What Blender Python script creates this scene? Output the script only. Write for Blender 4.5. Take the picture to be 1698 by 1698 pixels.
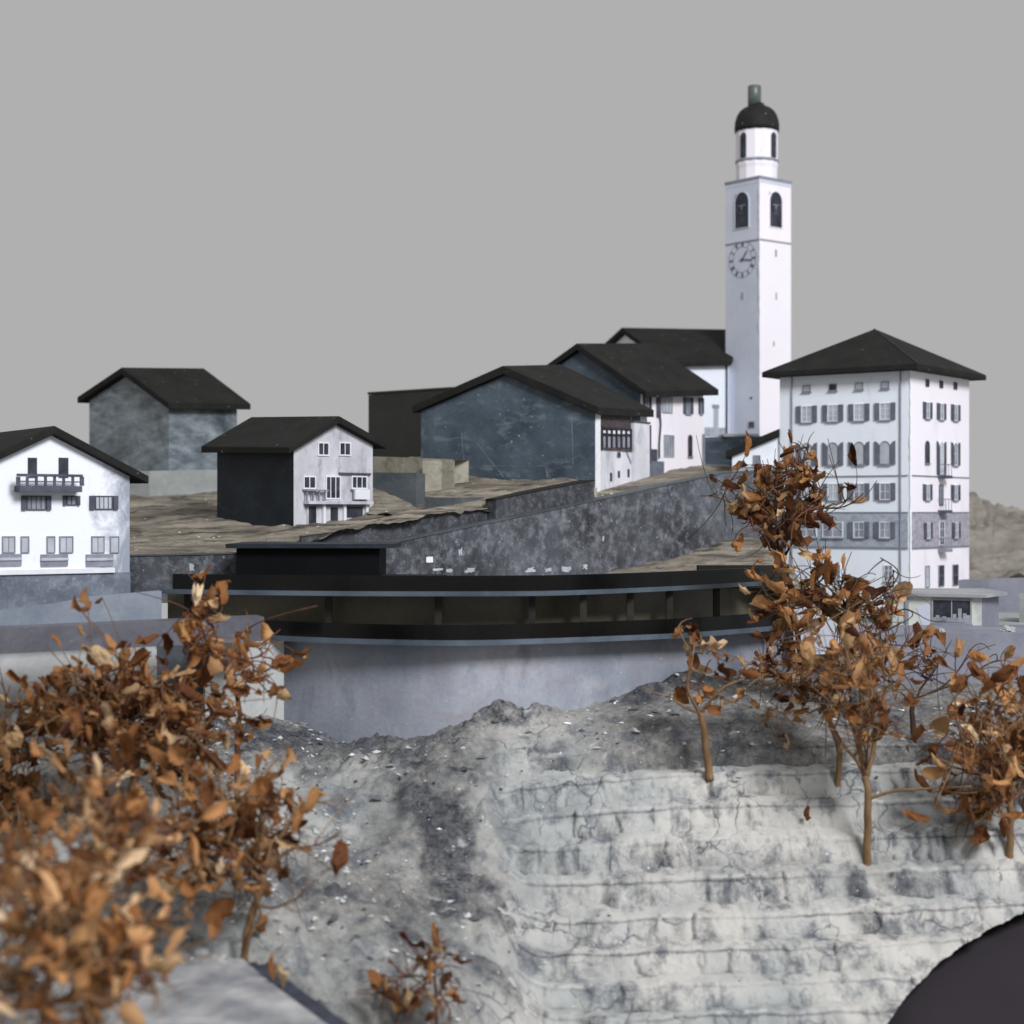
import bpy, bmesh, math, random
import numpy as np
from mathutils import Vector, Matrix, Euler

# ------------------------------------------------------------------ camera, world, lamps
for o in list(bpy.data.objects):
    bpy.data.objects.remove(o, do_unlink=True)
SC = bpy.context.scene
COL = SC.collection
F, CX, CY = 2800.0, 849.0, 849.0          # focal length and principal point in photograph pixels

cam_d = bpy.data.cameras.new('camera')
cam_d.sensor_width = 36.0
cam_d.lens = 36.0 * F / 1698.0
cam_d.clip_start, cam_d.clip_end = 0.05, 200
cam_d.dof.use_dof = True
cam_d.dof.focus_distance = 6.0
cam_d.dof.aperture_fstop = 2.1
cam_d.dof.aperture_blades = 7
cam = bpy.data.objects.new('camera', cam_d)
cam.rotation_euler = (math.radians(90), 0, 0)
COL.objects.link(cam)
SC.camera = cam

W = bpy.data.worlds.new('World'); SC.world = W; W.use_nodes = True
bg = W.node_tree.nodes['Background']
bg.inputs[0].default_value = (0.434, 0.434, 0.432, 1)      # plain grey studio backdrop
bg.inputs[1].default_value = 1.0

def area(name, loc, target, size, power, color):
    d = bpy.data.lights.new(name, 'AREA'); d.shape = 'DISK'; d.size = size
    d.energy = power; d.color = color
    o = bpy.data.objects.new(name, d); o.location = loc
    o.rotation_euler = (Vector(target) - Vector(loc)).to_track_quat('-Z', 'Y').to_euler()
    COL.objects.link(o); return o
area('window_light', (4.6, -1.2, 6.2), (0.3, 6.2, -0.2), 3.6, 1320, (0.955, 0.96, 1.0))

SC.view_settings.view_transform = 'Standard'
SC.view_settings.look = 'None'
SC.view_settings.exposure = 0.0
SC.view_settings.gamma = 1.0
SC.view_settings.use_curve_mapping = False
SC.render.engine = 'CYCLES'

# ------------------------------------------------------------------ helpers
def P(px, py, Y):
    return Vector(((px - CX) / F * Y, Y, (CY - py) / F * Y))
def ZY(py, Y): return (CY - py) / F * Y
def XY(px, Y): return (px - CX) / F * Y

_rt = np.random.RandomState(7).rand(256, 256)
def vnoise(x, y, seed=0):
    x = np.asarray(x, float) + seed * 17.31; y = np.asarray(y, float) + seed * 9.77
    xi = np.floor(x).astype(int); yi = np.floor(y).astype(int)
    fx = x - xi; fy = y - yi
    fx = fx * fx * (3 - 2 * fx); fy = fy * fy * (3 - 2 * fy)
    a = _rt[xi % 256, yi % 256]; b = _rt[(xi + 1) % 256, yi % 256]
    c = _rt[xi % 256, (yi + 1) % 256]; d = _rt[(xi + 1) % 256, (yi + 1) % 256]
    return (a * (1 - fx) + b * fx) * (1 - fy) + (c * (1 - fx) + d * fx) * fy - 0.5
def fbm(x, y, oct=4, seed=0):
    s = 0; a = 1.0
    for k in range(oct):
        s = s + a * vnoise(x * 2 ** k, y * 2 ** k, seed + k * 3); a *= 0.5
    return s

WL = {}                                    # world position of every root
def link(o, parent=None):
    COL.objects.link(o)
    if parent is not None:
        o.parent = parent; WL[o] = WL[parent]
    return o
def tag(o, label=None, cat=None, group=None, kind=None):
    if label: o['label'] = label
    if cat: o['category'] = cat
    if group: o['group'] = group
    if kind: o['kind'] = kind
    return o
def thing(name, loc, label, cat, group=None):
    o = bpy.data.objects.new(name, None); o.location = loc; o.empty_display_size = 0.05
    COL.objects.link(o); WL[o] = Vector(loc)
    return tag(o, label, cat, group)

class MB:
    def __init__(s): s.v = []; s.f = []; s.m = []
    def add(s, vs, fs, mi=0):
        b = len(s.v); s.v += [Vector(p) for p in vs]
        for f in fs: s.f.append(tuple(i + b for i in f)); s.m.append(mi)
    def hexa(s, p, mi=0):                  # p: 4 bottom, 4 top
        s.add(p, [(0, 3, 2, 1), (4, 5, 6, 7), (0, 1, 5, 4), (1, 2, 6, 5), (2, 3, 7, 6), (3, 0, 4, 7)], mi)
    def box(s, x0, x1, y0, y1, z0, z1, mi=0):
        s.hexa([(x0, y0, z0), (x1, y0, z0), (x1, y1, z0), (x0, y1, z0), (x0, y0, z1), (x1, y0, z1), (x1, y1, z1), (x0, y1, z1)], mi)
    def prism(s, a, b, mi=0):              # two matching polygons joined
        n = len(a)
        s.add(list(a) + list(b), [tuple(range(n))[::-1], tuple(range(n, 2 * n))] +
              [(i, (i + 1) % n, n + (i + 1) % n, n + i) for i in range(n)], mi)
    def tube(s, pts, rad, n=6, mi=0):
        pts = [Vector(p) for p in pts]; b = len(s.v); k = len(pts)
        t = (pts[1] - pts[0]).normalized()
        u = t.orthogonal().normalized()
        for i, p in enumerate(pts):
            t = (pts[min(i + 1, k - 1)] - pts[max(i - 1, 0)])
            t = t.normalized() if t.length > 1e-9 else Vector((0, 0, 1))
            u = (u - t * u.dot(t)); u = u.normalized() if u.length > 1e-6 else t.orthogonal().normalized()
            w = t.cross(u); r = rad[i] if hasattr(rad, '__len__') else rad
            for j in range(n):
                a = 2 * math.pi * j / n
                s.v.append(p + (u * math.cos(a) + w * math.sin(a)) * r)
        for i in range(k - 1):
            for j in range(n):
                s.f.append((b + i * n + j, b + i * n + (j + 1) % n, b + (i + 1) * n + (j + 1) % n, b + (i + 1) * n + j)); s.m.append(mi)
        s.f.append(tuple(b + j for j in range(n))[::-1]); s.m.append(mi)
        s.f.append(tuple(b + (k - 1) * n + j for j in range(n))); s.m.append(mi)
    def lathe(s, c, prof, n=32, mi=0):
        b = len(s.v); k = len(prof)
        for r, z in prof:
            for j in range(n):
                a = 2 * math.pi * j / n
                s.v.append(Vector((c[0] + r * math.cos(a), c[1] + r * math.sin(a), z)))
        for i in range(k - 1):
            for j in range(n):
                s.f.append((b + i * n + j, b + i * n + (j + 1) % n, b + (i + 1) * n + (j + 1) % n, b + (i + 1) * n + j)); s.m.append(mi)
        s.f.append(tuple(b + j for j in range(n))[::-1]); s.m.append(mi)
        s.f.append(tuple(b + (k - 1) * n + j for j in range(n))); s.m.append(mi)
    def build(s, name, mats, parent=None, origin=None, smooth=False, bevel=0):
        me = bpy.data.meshes.new(name)
        o = Vector(WL[parent]) if parent is not None else Vector(origin if origin is not None else (0, 0, 0))
        me.from_pydata([p - o for p in s.v], [], s.f)
        if not isinstance(mats, (list, tuple)): mats = [mats]
        for m in mats: me.materials.append(m)
        me.polygons.foreach_set('material_index', s.m)
        bm = bmesh.new(); bm.from_mesh(me)
        bmesh.ops.recalc_face_normals(bm, faces=bm.faces); bm.to_mesh(me); bm.free()
        if smooth: me.polygons.foreach_set('use_smooth', [True] * len(me.polygons))
        ob = bpy.data.objects.new(name, me)
        if parent is None: ob.location = o; WL[ob] = o
        if bevel:
            b = ob.modifiers.new('b', 'BEVEL'); b.width = bevel; b.segments = 2; b.limit_method = 'ANGLE'
        return link(ob, parent)

# ------------------------------------------------------------------ materials
def _n(nt, t, **kw):
    n = nt.nodes.new(t)
    for k, v in kw.items(): setattr(n, k, v)
    return n
def ramp(nt, fac, stops):
    r = _n(nt, 'ShaderNodeValToRGB'); e = r.color_ramp.elements
    while len(e) < len(stops): e.new(0.5)
    for x, (p, c) in zip(e, stops):
        x.position = p; x.color = (*c, 1) if len(c) == 3 else c
    nt.links.new(fac, r.inputs[0]); return r.outputs[0]
def mixc(nt, fac, a, b, mode='MIX'):
    m = _n(nt, 'ShaderNodeMix', data_type='RGBA', blend_type=mode)
    for sock, v in ((m.inputs[0], fac), (m.inputs[6], a), (m.inputs[7], b)):
        if hasattr(v, 'is_output'): nt.links.new(v, sock)
        elif isinstance(v, (int, float)): sock.default_value = v
        else: sock.default_value = (*v, 1)
    return m.outputs[2]
def coords(nt, scale=(1, 1, 1), rot=(0, 0, 0)):
    tc = _n(nt, 'ShaderNodeTexCoord'); mp = _n(nt, 'ShaderNodeMapping')
    mp.inputs['Scale'].default_value = scale; mp.inputs['Rotation'].default_value = rot
    nt.links.new(tc.outputs['Object'], mp.inputs[0]); return mp.outputs[0]
def noise(nt, vec, scale, detail=5, rough=0.6, dist=0.0):
    n = _n(nt, 'ShaderNodeTexNoise'); n.inputs['Scale'].default_value = scale
    n.inputs['Detail'].default_value = detail; n.inputs['Roughness'].default_value = rough
    n.inputs['Distortion'].default_value = dist
    nt.links.new(vec, n.inputs['Vector']); return n.outputs[0]
def newmat(name):
    m = bpy.data.materials.new(name); m.use_nodes = True
    nt = m.node_tree; return m, nt, nt.nodes['Principled BSDF']
def bump(nt, b, h, strength, dist=0.01):
    n = _n(nt, 'ShaderNodeBump'); n.inputs['Strength'].default_value = strength; n.inputs['Distance'].default_value = dist
    nt.links.new(h, n.inputs['Height']); nt.links.new(n.outputs[0], b.inputs['Normal'])

def surf(name, c1, c2, scale=6, rough=0.7, lo=0.35, hi=0.65, stretch=(1, 1, 1), bumps=0.15, bscale=60, speck=None, spec=0.3, detail=6, grime=None, rot=(0, 0, 0), fine=0.12):
    m, nt, b = newmat(name)
    v = coords(nt, stretch, rot)
    c = ramp(nt, noise(nt, v, scale, detail), [(lo, c1), (hi, c2)])
    v1 = coords(nt)
    f = noise(nt, v1, bscale, 4, 0.7)
    c = mixc(nt, fine, c, ramp(nt, f, [(0.3, (0.05, 0.05, 0.05)), (0.7, (0.9, 0.9, 0.92))]), 'SOFT_LIGHT')
    for grime in (grime if isinstance(grime, list) else [grime] if grime else []):
        g = noise(nt, coords(nt, grime[2] if len(grime) > 2 else (1, 1, 1)), grime[1], 7, 0.65, 0.4)
        c = mixc(nt, ramp(nt, g, [(grime[3] if len(grime) > 3 else 0.52, (0, 0, 0)), (grime[4] if len(grime) > 4 else 0.72, (1, 1, 1))]), c, grime[0])
    if speck:
        s = noise(nt, v1, speck[1], 1, 0.5)
        c = mixc(nt, ramp(nt, s, [(speck[2], (0, 0, 0)), (speck[2] + 0.03, (1, 1, 1))]), c, speck[0])
    nt.links.new(c, b.inputs['Base Color'])
    b.inputs['Roughness'].default_value = rough
    b.inputs['Specular IOR Level'].default_value = spec
    if bumps: bump(nt, b, f, bumps, 0.006)
    return m

M = {}
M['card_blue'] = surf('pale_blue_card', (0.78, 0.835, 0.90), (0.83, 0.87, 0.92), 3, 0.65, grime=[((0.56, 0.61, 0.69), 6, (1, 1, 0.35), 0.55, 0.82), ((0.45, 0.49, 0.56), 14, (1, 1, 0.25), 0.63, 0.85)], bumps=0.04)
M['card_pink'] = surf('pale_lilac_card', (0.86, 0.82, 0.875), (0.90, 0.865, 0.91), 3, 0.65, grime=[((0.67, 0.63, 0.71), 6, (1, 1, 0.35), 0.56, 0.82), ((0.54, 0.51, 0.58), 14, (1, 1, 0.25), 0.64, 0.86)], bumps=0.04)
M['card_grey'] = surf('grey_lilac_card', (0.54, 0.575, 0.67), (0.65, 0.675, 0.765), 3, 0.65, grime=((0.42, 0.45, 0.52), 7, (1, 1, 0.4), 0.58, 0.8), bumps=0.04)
M['card_old'] = surf('stained_white_card', (0.60, 0.60, 0.65), (0.74, 0.74, 0.79), 6, 0.7, grime=((0.28, 0.29, 0.34), 9, (1, 1, 0.55), 0.54, 0.78), bumps=0.06)
M['card_stain'] = surf('grey_stained_card', (0.44, 0.44, 0.48), (0.62, 0.62, 0.67), 7, 0.7, grime=((0.17, 0.18, 0.21), 13, (1, 1, 0.5), 0.53, 0.74), bumps=0.06)
M['card_edge'] = surf('cut_card_edge', (0.86, 0.87, 0.88), (0.74, 0.76, 0.78), 40, 0.8)
M['roof'] = surf('charcoal_roof_card', (0.0135, 0.0132, 0.0122), (0.021, 0.0205, 0.019), 9, 0.85, speck=((0.16, 0.16, 0.15), 55, 0.755), spec=0.18, bumps=0.12, bscale=150)
M['navy'] = surf('navy_painted_board', (0.032, 0.05, 0.068), (0.115, 0.15, 0.185), 5, 0.5, 0.28, 0.74, grime=((0.21, 0.25, 0.29), 12, (1, 1, 2.2), 0.53, 0.82), speck=((0.3, 0.34, 0.38), 60, 0.75), bumps=0.3, bscale=90)
M['ink'] = surf('blue_black_board', (0.007, 0.011, 0.016), (0.018, 0.026, 0.036), 6, 0.55, bumps=0.25, bscale=110, grime=((0.04, 0.052, 0.062), 11, (1, 1, 2), 0.56, 0.85))
M['barn'] = surf('brushed_grey_plaster', (0.10, 0.125, 0.14), (0.33, 0.375, 0.41), 9, 0.42, 0.34, 0.70, stretch=(1, 1, 2.6), rot=(0, 0.5, 0), grime=((0.05, 0.062, 0.07), 2.6, (1, 1, 1), 0.47, 0.66), bumps=0.5, bscale=70, spec=0.5)
M['plinth'] = surf('pale_grey_plaster', (0.27, 0.29, 0.28), (0.36, 0.38, 0.37), 7, 0.7, grime=((0.16, 0.18, 0.20), 6), bumps=0.25)
M['sand'] = surf('sand_beige_plaster', (0.31, 0.29, 0.23), (0.42, 0.40, 0.33), 14, 0.85, grime=((0.18, 0.16, 0.12), 20), bumps=0.5)
M['dark_board'] = surf('dark_brown_black_board', (0.012, 0.012, 0.010), (0.018, 0.0175, 0.015), 5, 0.8)
M['slate'] = surf('slate_grey_board', (0.05, 0.06, 0.07), (0.10, 0.115, 0.125), 6, 0.5, bumps=0.3)
def print_mat(name, dark, mid, light, s=9):
    m, nt, b = newmat(name)
    v = coords(nt)
    big = ramp(nt, noise(nt, v, s * 0.45, 5), [(0.34, dark), (0.66, mid)])
    sm = noise(nt, coords(nt, (1, 1, 1.0)), s * 2.6, 8, 0.78, 0.15)
    c = mixc(nt, ramp(nt, sm, [(0.47, (0, 0, 0)), (0.72, (0.75, 0.75, 0.75))]), big, light)
    st = noise(nt, coords(nt, (1, 1, 0.4)), s * 3, 6, 0.75, 0.3)
    c = mixc(nt, ramp(nt, st, [(0.52, (0, 0, 0)), (0.72, (0.6, 0.6, 0.6))]), c, tuple(x * 0.45 for x in dark))
    sp = noise(nt, v, s * 7, 2, 0.5)
    c = mixc(nt, ramp(nt, sp, [(0.68, (0, 0, 0)), (0.76, (0.6, 0.6, 0.6))]), c, (0.42, 0.44, 0.5))
    nt.links.new(c, b.inputs['Base Color']); b.inputs['Roughness'].default_value = 0.55
    b.inputs['Specular IOR Level'].default_value = 0.3
    bump(nt, b, sm, 0.08, 0.004)
    return m
M['mottle'] = print_mat('mottled_blue_grey_masonry_print', (0.028, 0.031, 0.037), (0.108, 0.115, 0.132), (0.31, 0.325, 0.355), 8)
M['mottle_dark'] = print_mat('dark_mottled_masonry_print', (0.028, 0.030, 0.036), (0.055, 0.060, 0.07), (0.18, 0.19, 0.21), 11)
M['stone_print'] = print_mat('grey_stone_base_print', (0.09, 0.105, 0.135), (0.20, 0.225, 0.27), (0.33, 0.37, 0.43), 8)
M['lilac_wall'] = surf('smooth_lilac_grey_render', (0.175, 0.18, 0.22), (0.245, 0.25, 0.295), 5, 0.6, grime=((0.11, 0.11, 0.14), 7, (1, 1, 2), 0.58, 0.8), bumps=0.1)
M['parapet'] = surf('dark_lilac_grey_render', (0.085, 0.085, 0.105), (0.15, 0.15, 0.175), 7, 0.6, 0.3, 0.7, grime=[((0.055, 0.055, 0.07), 9, (1, 1, 2), 0.52, 0.75), ((0.21, 0.21, 0.225), 12, (1, 1, 2), 0.6, 0.8)], bumps=0.1)
M['blue_wall'] = surf('smooth_blue_grey_render', (0.18, 0.21, 0.26), (0.27, 0.30, 0.345), 6, 0.6, grime=((0.17, 0.19, 0.24), 9), bumps=0.1)
M['curved'] = surf('blue_grey_painted_wall', (0.16, 0.185, 0.23), (0.40, 0.42, 0.475), 2.0, 0.5, 0.34, 0.66, stretch=(1, 1, 0.6), speck=((0.62, 0.65, 0.70), 120, 0.77), bumps=0.25, bscale=70, spec=0.35, grime=[((0.42, 0.42, 0.44), 7, (1, 1, 0.8), 0.56, 0.78), ((0.27, 0.225, 0.235), 2.6, (1, 1, 1.2), 0.52, 0.74), ((0.10, 0.12, 0.16), 4.5, (1, 1, 0.55), 0.55, 0.76)])
M['pier'] = surf('pale_concrete', (0.42, 0.43, 0.42), (0.52, 0.53, 0.52), 8, 0.7, bumps=0.15, grime=((0.33, 0.34, 0.34), 9))
M['slab'] = surf('steel_blue_slab_edge', (0.04, 0.058, 0.077), (0.10, 0.128, 0.16), 4, 0.4, bumps=0.05, spec=0.5)
M['gloss'] = surf('dark_glossy_acetate', (0.003, 0.0033, 0.0036), (0.007, 0.007, 0.0065), 4, 0.2, bumps=0.0, spec=0.2)
M['olive'] = surf('olive_dark_card', (0.085, 0.077, 0.05), (0.145, 0.133, 0.09), 2.5, 0.3)
M['post'] = surf('dark_brown_post', (0.012, 0.0105, 0.008), (0.03, 0.025, 0.018), 20, 0.6)
M['shutter'] = surf('slate_blue_shutter_print', (0.10, 0.113, 0.15), (0.14, 0.155, 0.19), 20, 0.7, bumps=0)
M['shutter_dark'] = surf('charcoal_shutter_print', (0.05, 0.054, 0.078), (0.095, 0.10, 0.13), 20, 0.7, bumps=0)
M['pane'] = surf('pale_grey_pane_print', (0.36, 0.39, 0.43), (0.50, 0.53, 0.57), 22, 0.5, stretch=(1, 1, 0.4), bumps=0)
M['pane_mid'] = surf('mid_grey_pane_print', (0.17, 0.18, 0.215), (0.33, 0.35, 0.40), 26, 0.5, stretch=(1, 1, 0.4), bumps=0)
M['pane_dark'] = surf('dark_pane_print', (0.018, 0.020, 0.030), (0.055, 0.058, 0.075), 20, 0.45, bumps=0)
M['frame'] = surf('white_frame_print', (0.68, 0.70, 0.74), (0.76, 0.78, 0.82), 20, 0.7, bumps=0)
M['trim'] = surf('grey_trim_line', (0.19, 0.20, 0.25), (0.28, 0.29, 0.34), 20, 0.7, bumps=0)
M['black'] = surf('black_line', (0.018, 0.019, 0.026), (0.035, 0.036, 0.045), 20, 0.6, bumps=0)
M['brown_print'] = surf('brown_timber_print', (0.055, 0.042, 0.044), (0.10, 0.08, 0.082), 16, 0.7, stretch=(1, 1, 5), bumps=0.05)
M['pipe'] = surf('grey_green_metal_tube', (0.075, 0.095, 0.085), (0.12, 0.145, 0.13), 20, 0.38, spec=0.6, bumps=0.05)
M['dome'] = surf('black_painted_dome', (0.009, 0.009, 0.009), (0.017, 0.017, 0.016), 14, 0.7, speck=((0.3, 0.3, 0.3), 70, 0.74), bumps=0.2, bscale=90)
M['masonry_blue'] = surf('blue_grey_masonry_print', (0.27, 0.31, 0.36), (0.40, 0.445, 0.50), 30, 0.7, 0.36, 0.64, stretch=(1, 1, 1.8), bumps=0.05, grime=((0.18, 0.21, 0.25), 45, (1, 1, 1.6), 0.58, 0.72))
M['masonry_pink'] = surf('lilac_grey_masonry_print', (0.28, 0.275, 0.32), (0.42, 0.405, 0.455), 30, 0.7, 0.36, 0.64, stretch=(1, 1, 1.8), bumps=0.05, grime=((0.18, 0.175, 0.21), 45, (1, 1, 1.6), 0.58, 0.72))
M['fibre'] = surf('fibrous_brown_grey_papier', (0.135, 0.117, 0.092), (0.315, 0.28, 0.225), 5, 0.8, 0.36, 0.64, stretch=(0.8, 0.8, 6), rot=(0, 0.12, 0), bumps=0.8, bscale=34, speck=((0.62, 0.60, 0.55), 42, 0.74), grime=((0.05, 0.045, 0.04), 8, (0.5, 1, 6), 0.49, 0.64))
M['hill'] = surf('grey_crumpled_hill_paper', (0.17, 0.155, 0.132), (0.33, 0.305, 0.26), 4, 0.85, 0.34, 0.66, stretch=(1, 1, 2.2), rot=(0, 0.35, 0), bumps=0.9, bscale=22, grime=((0.085, 0.082, 0.075), 6, (0.7, 1, 2.5), 0.54, 0.74))
M['road'] = surf('smooth_grey_road_card', (0.17, 0.175, 0.185), (0.40, 0.40, 0.395), 7, 0.85, bumps=0.6, bscale=30, grime=((0.13, 0.14, 0.17), 5, (1, 1, 1), 0.5, 0.75))
M['gutter'] = surf('blue_black_gutter_shade', (0.018, 0.021, 0.034), (0.055, 0.062, 0.085), 14, 0.6, bumps=0.4)  # near-black colour carries the shade inside the ditch
M['base_dark'] = surf('dark_plum_black_base', (0.0245, 0.021, 0.0245), (0.028, 0.0245, 0.028), 4, 0.95, bumps=0.0, spec=0.05, fine=0.0)
M['rubble'] = surf('dark_rubble', (0.045, 0.053, 0.065), (0.20, 0.21, 0.20), 12, 0.7, 0.38, 0.66, bumps=0.9, bscale=40, speck=((0.6, 0.62, 0.64), 40, 0.70))
M['rubble_dark'] = surf('dark_grit', (0.05, 0.055, 0.065), (0.13, 0.14, 0.15), 12, 0.8)
M['bark'] = surf('tan_brown_twig', (0.13, 0.075, 0.035), (0.25, 0.15, 0.075), 30, 0.7, stretch=(1, 1, 0.3), bumps=0.3)
M['bark_dark'] = surf('dark_brown_twig', (0.035, 0.022, 0.014), (0.085, 0.05, 0.028), 30, 0.7, stretch=(1, 1, 0.3), bumps=0.3)
M['bark_red'] = surf('reddish_twig', (0.10, 0.04, 0.025), (0.17, 0.075, 0.04), 30, 0.65, bumps=0.2)

def leaf_mat(name, stops):
    m, nt, b = newmat(name)
    oi = _n(nt, 'ShaderNodeObjectInfo')
    c = ramp(nt, oi.outputs['Random'], [(p_, (r_ * 1.2, g_ * 1.32, b_ * 1.5)) for p_, (r_, g_, b_) in stops])
    v = coords(nt)
    n = noise(nt, v, 26, 5)
    c = mixc(nt, 0.75, c, ramp(nt, n, [(0.3, (0.15, 0.13, 0.12)), (0.7, (0.85, 0.85, 0.8))]), 'SOFT_LIGHT')
    nt.links.new(c, b.inputs['Base Color']); b.inputs['Roughness'].default_value = 0.8
    b.inputs['Specular IOR Level'].default_value = 0.12
    bump(nt, b, n, 0.5, 0.004)
    t = _n(nt, 'ShaderNodeBsdfTranslucent'); nt.links.new(c, t.inputs[0])
    mx = _n(nt, 'ShaderNodeMixShader'); mx.inputs[0].default_value = 0.26
    nt.links.new(b.outputs[0], mx.inputs[1]); nt.links.new(t.outputs[0], mx.inputs[2])
    nt.links.new(mx.outputs[0], nt.nodes['Material Output'].inputs[0])
    return m
M['leaf'] = leaf_mat('dry_brown_leaf', [(0, (0.11, 0.04, 0.015)), (0.3, (0.25, 0.10, 0.033)), (0.6, (0.34, 0.155, 0.057)), (0.85, (0.39, 0.22, 0.10)), (1, (0.47, 0.31, 0.17))])
M['leaf_pale'] = leaf_mat('dry_tan_leaf', [(0, (0.20, 0.075, 0.025)), (0.3, (0.38, 0.165, 0.06)), (0.6, (0.47, 0.23, 0.09)), (0.85, (0.54, 0.31, 0.15)), (1, (0.62, 0.44, 0.27))])
M['leaf_dark'] = leaf_mat('dry_dark_leaf', [(0, (0.05, 0.018, 0.010)), (0.35, (0.12, 0.043, 0.017)), (0.7, (0.20, 0.082, 0.03)), (1, (0.28, 0.14, 0.06))])

# ------------------------------------------------------------------ facade tools
class Face:                                # a vertical wall plane, A left and B right as seen from outside
    def __init__(s, A, B):
        s.A = Vector((A[0], A[1])); s.B = Vector((B[0], B[1]))
        s.d = (s.B - s.A); s.L = s.d.length; s.d.normalize()
        s.n = Vector((s.d.y, -s.d.x))
    def u(s, px):
        k = (px - CX) / F
        return (k * s.A.y - s.A.x) / (s.d.x - k * s.d.y)
    def z(s, px, py):
        return ZY(py, s.A.y + s.d.y * s.u(px))
    def pt(s, u, z, o=0.0):
        q = s.A + s.d * u + s.n * o
        return Vector((q.x, q.y, z))
    def rect(s, px0, py0, px1, py1):
        m = (px0 + px1) / 2
        return s.u(px0), s.u(px1), s.z(m, py1), s.z(m, py0)
    def box(s, mb, u0, u1, z0, z1, o0, o1, mi=0):
        mb.hexa([s.pt(u0, z0, o1), s.pt(u1, z0, o1), s.pt(u1, z0, o0), s.pt(u0, z0, o0),
                 s.pt(u0, z1, o1), s.pt(u1, z1, o1), s.pt(u1, z1, o0), s.pt(u0, z1, o0)], mi)
    def poly(s, mb, pts, o0, o1, mi=0):
        mb.prism([s.pt(u, z, o1) for u, z in pts], [s.pt(u, z, o0) for u, z in pts], mi)
    def part(s, name, parent, px0, py0, px1, py1, o1, mat, o0=-0.002):
        mb = MB(); s.box(mb, *s.rect(px0, py0, px1, py1), o0, o1); return mb.build(name, mat, parent)

def arch_pts(u0, u1, z0, z1, n=8):
    r = (u1 - u0) / 2; c = (u0 + u1) / 2; rz = min(r * 1.1, (z1 - z0) * 0.5)
    return [(u0, z0), (u1, z0)] + [(c + r * math.cos(math.pi * k / n), z1 - rz + rz * math.sin(math.pi * k / n)) for k in range(n + 1)]

def window(face, root, px0, py0, px1, py1, pane='pane', frame='frame', shut=0.0, shmat='shutter', arch=False, base=0.0, bars=(1, 1), sill=True, fw=0.0035):
    u0, u1, z0, z1 = face.rect(px0, py0, px1, py1)
    su = (u1 - u0) * shut
    a, b = u0 + su, u1 - su
    w = MB()
    if arch:
        out = arch_pts(a, b, z0, z1); inn = arch_pts(a + fw, b - fw, z0 + fw, z1 - fw)
        n = len(out)
        for i in range(n):
            j = (i + 1) % n
            w.prism([face.pt(*out[i], base + .005), face.pt(*out[j], base + .005), face.pt(*inn[j], base + .005), face.pt(*inn[i], base + .005)],
                    [face.pt(*out[i], base - .002), face.pt(*out[j], base - .002), face.pt(*inn[j], base - .002), face.pt(*inn[i], base - .002)])
    else:
        face.box(w, a, b, z1 - fw, z1, base - .002, base + .005)
        face.box(w, a, b, z0, z0 + fw, base - .002, base + .005)
        face.box(w, a, a + fw, z0 + fw, z1 - fw, base - .002, base + .005)
        face.box(w, b - fw, b, z0 + fw, z1 - fw, base - .002, base + .005)
    for k in range(bars[0]):
        c = a + (b - a) * (k + 1) / (bars[0] + 1)
        face.box(w, c - fw * .33, c + fw * .33, z0 + fw, z1 - fw, base, base + .0042)
    for k in range(bars[1]):
        c = z0 + (z1 - z0) * (k + 1) / (bars[1] + 1)
        face.box(w, a + fw, b - fw, c - fw * .3, c + fw * .3, base, base + .0038)
    win = w.build('window', M[frame], root)
    p = MB()
    if arch: face.poly(p, arch_pts(a + fw * .9, b - fw * .9, z0 + fw * .9, z1 - fw * .9), base - .003, base + .0025)
    else: face.box(p, a + fw * .9, b - fw * .9, z0 + fw * .9, z1 - fw * .9, base - .003, base + .0025)
    p.build('pane', M[pane], win)
    if sill:
        s = MB(); face.box(s, a - .004, b + .004, z0 - .006, z0 - .0005, base - .002, base + .009); s.build('sill', M['trim'], win)
    if shut:
        for side in (0, 1):
            s = MB(); e = .0015
            x0, x1 = (u0, a - e) if side == 0 else (b + e, u1)
            if arch:
                hz = (z1 - z0) * .17; pts = [(x0, z0), (x1, z0)]
                if side == 0: top = [(x1, z1 - hz), (x0 + (x1 - x0) * .6, z1 - hz * .35), (x0, z1)]
                else: top = [(x1, z1), (x0 + (x1 - x0) * .4, z1 - hz * .35), (x0, z1 - hz)]
                face.poly(s, pts + top, base - .002, base + .0075)
            else: face.box(s, x0, x1, z0, z1, base - .002, base + .0075)
            s.build('shutter', M[shmat], win)
    return win

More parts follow.
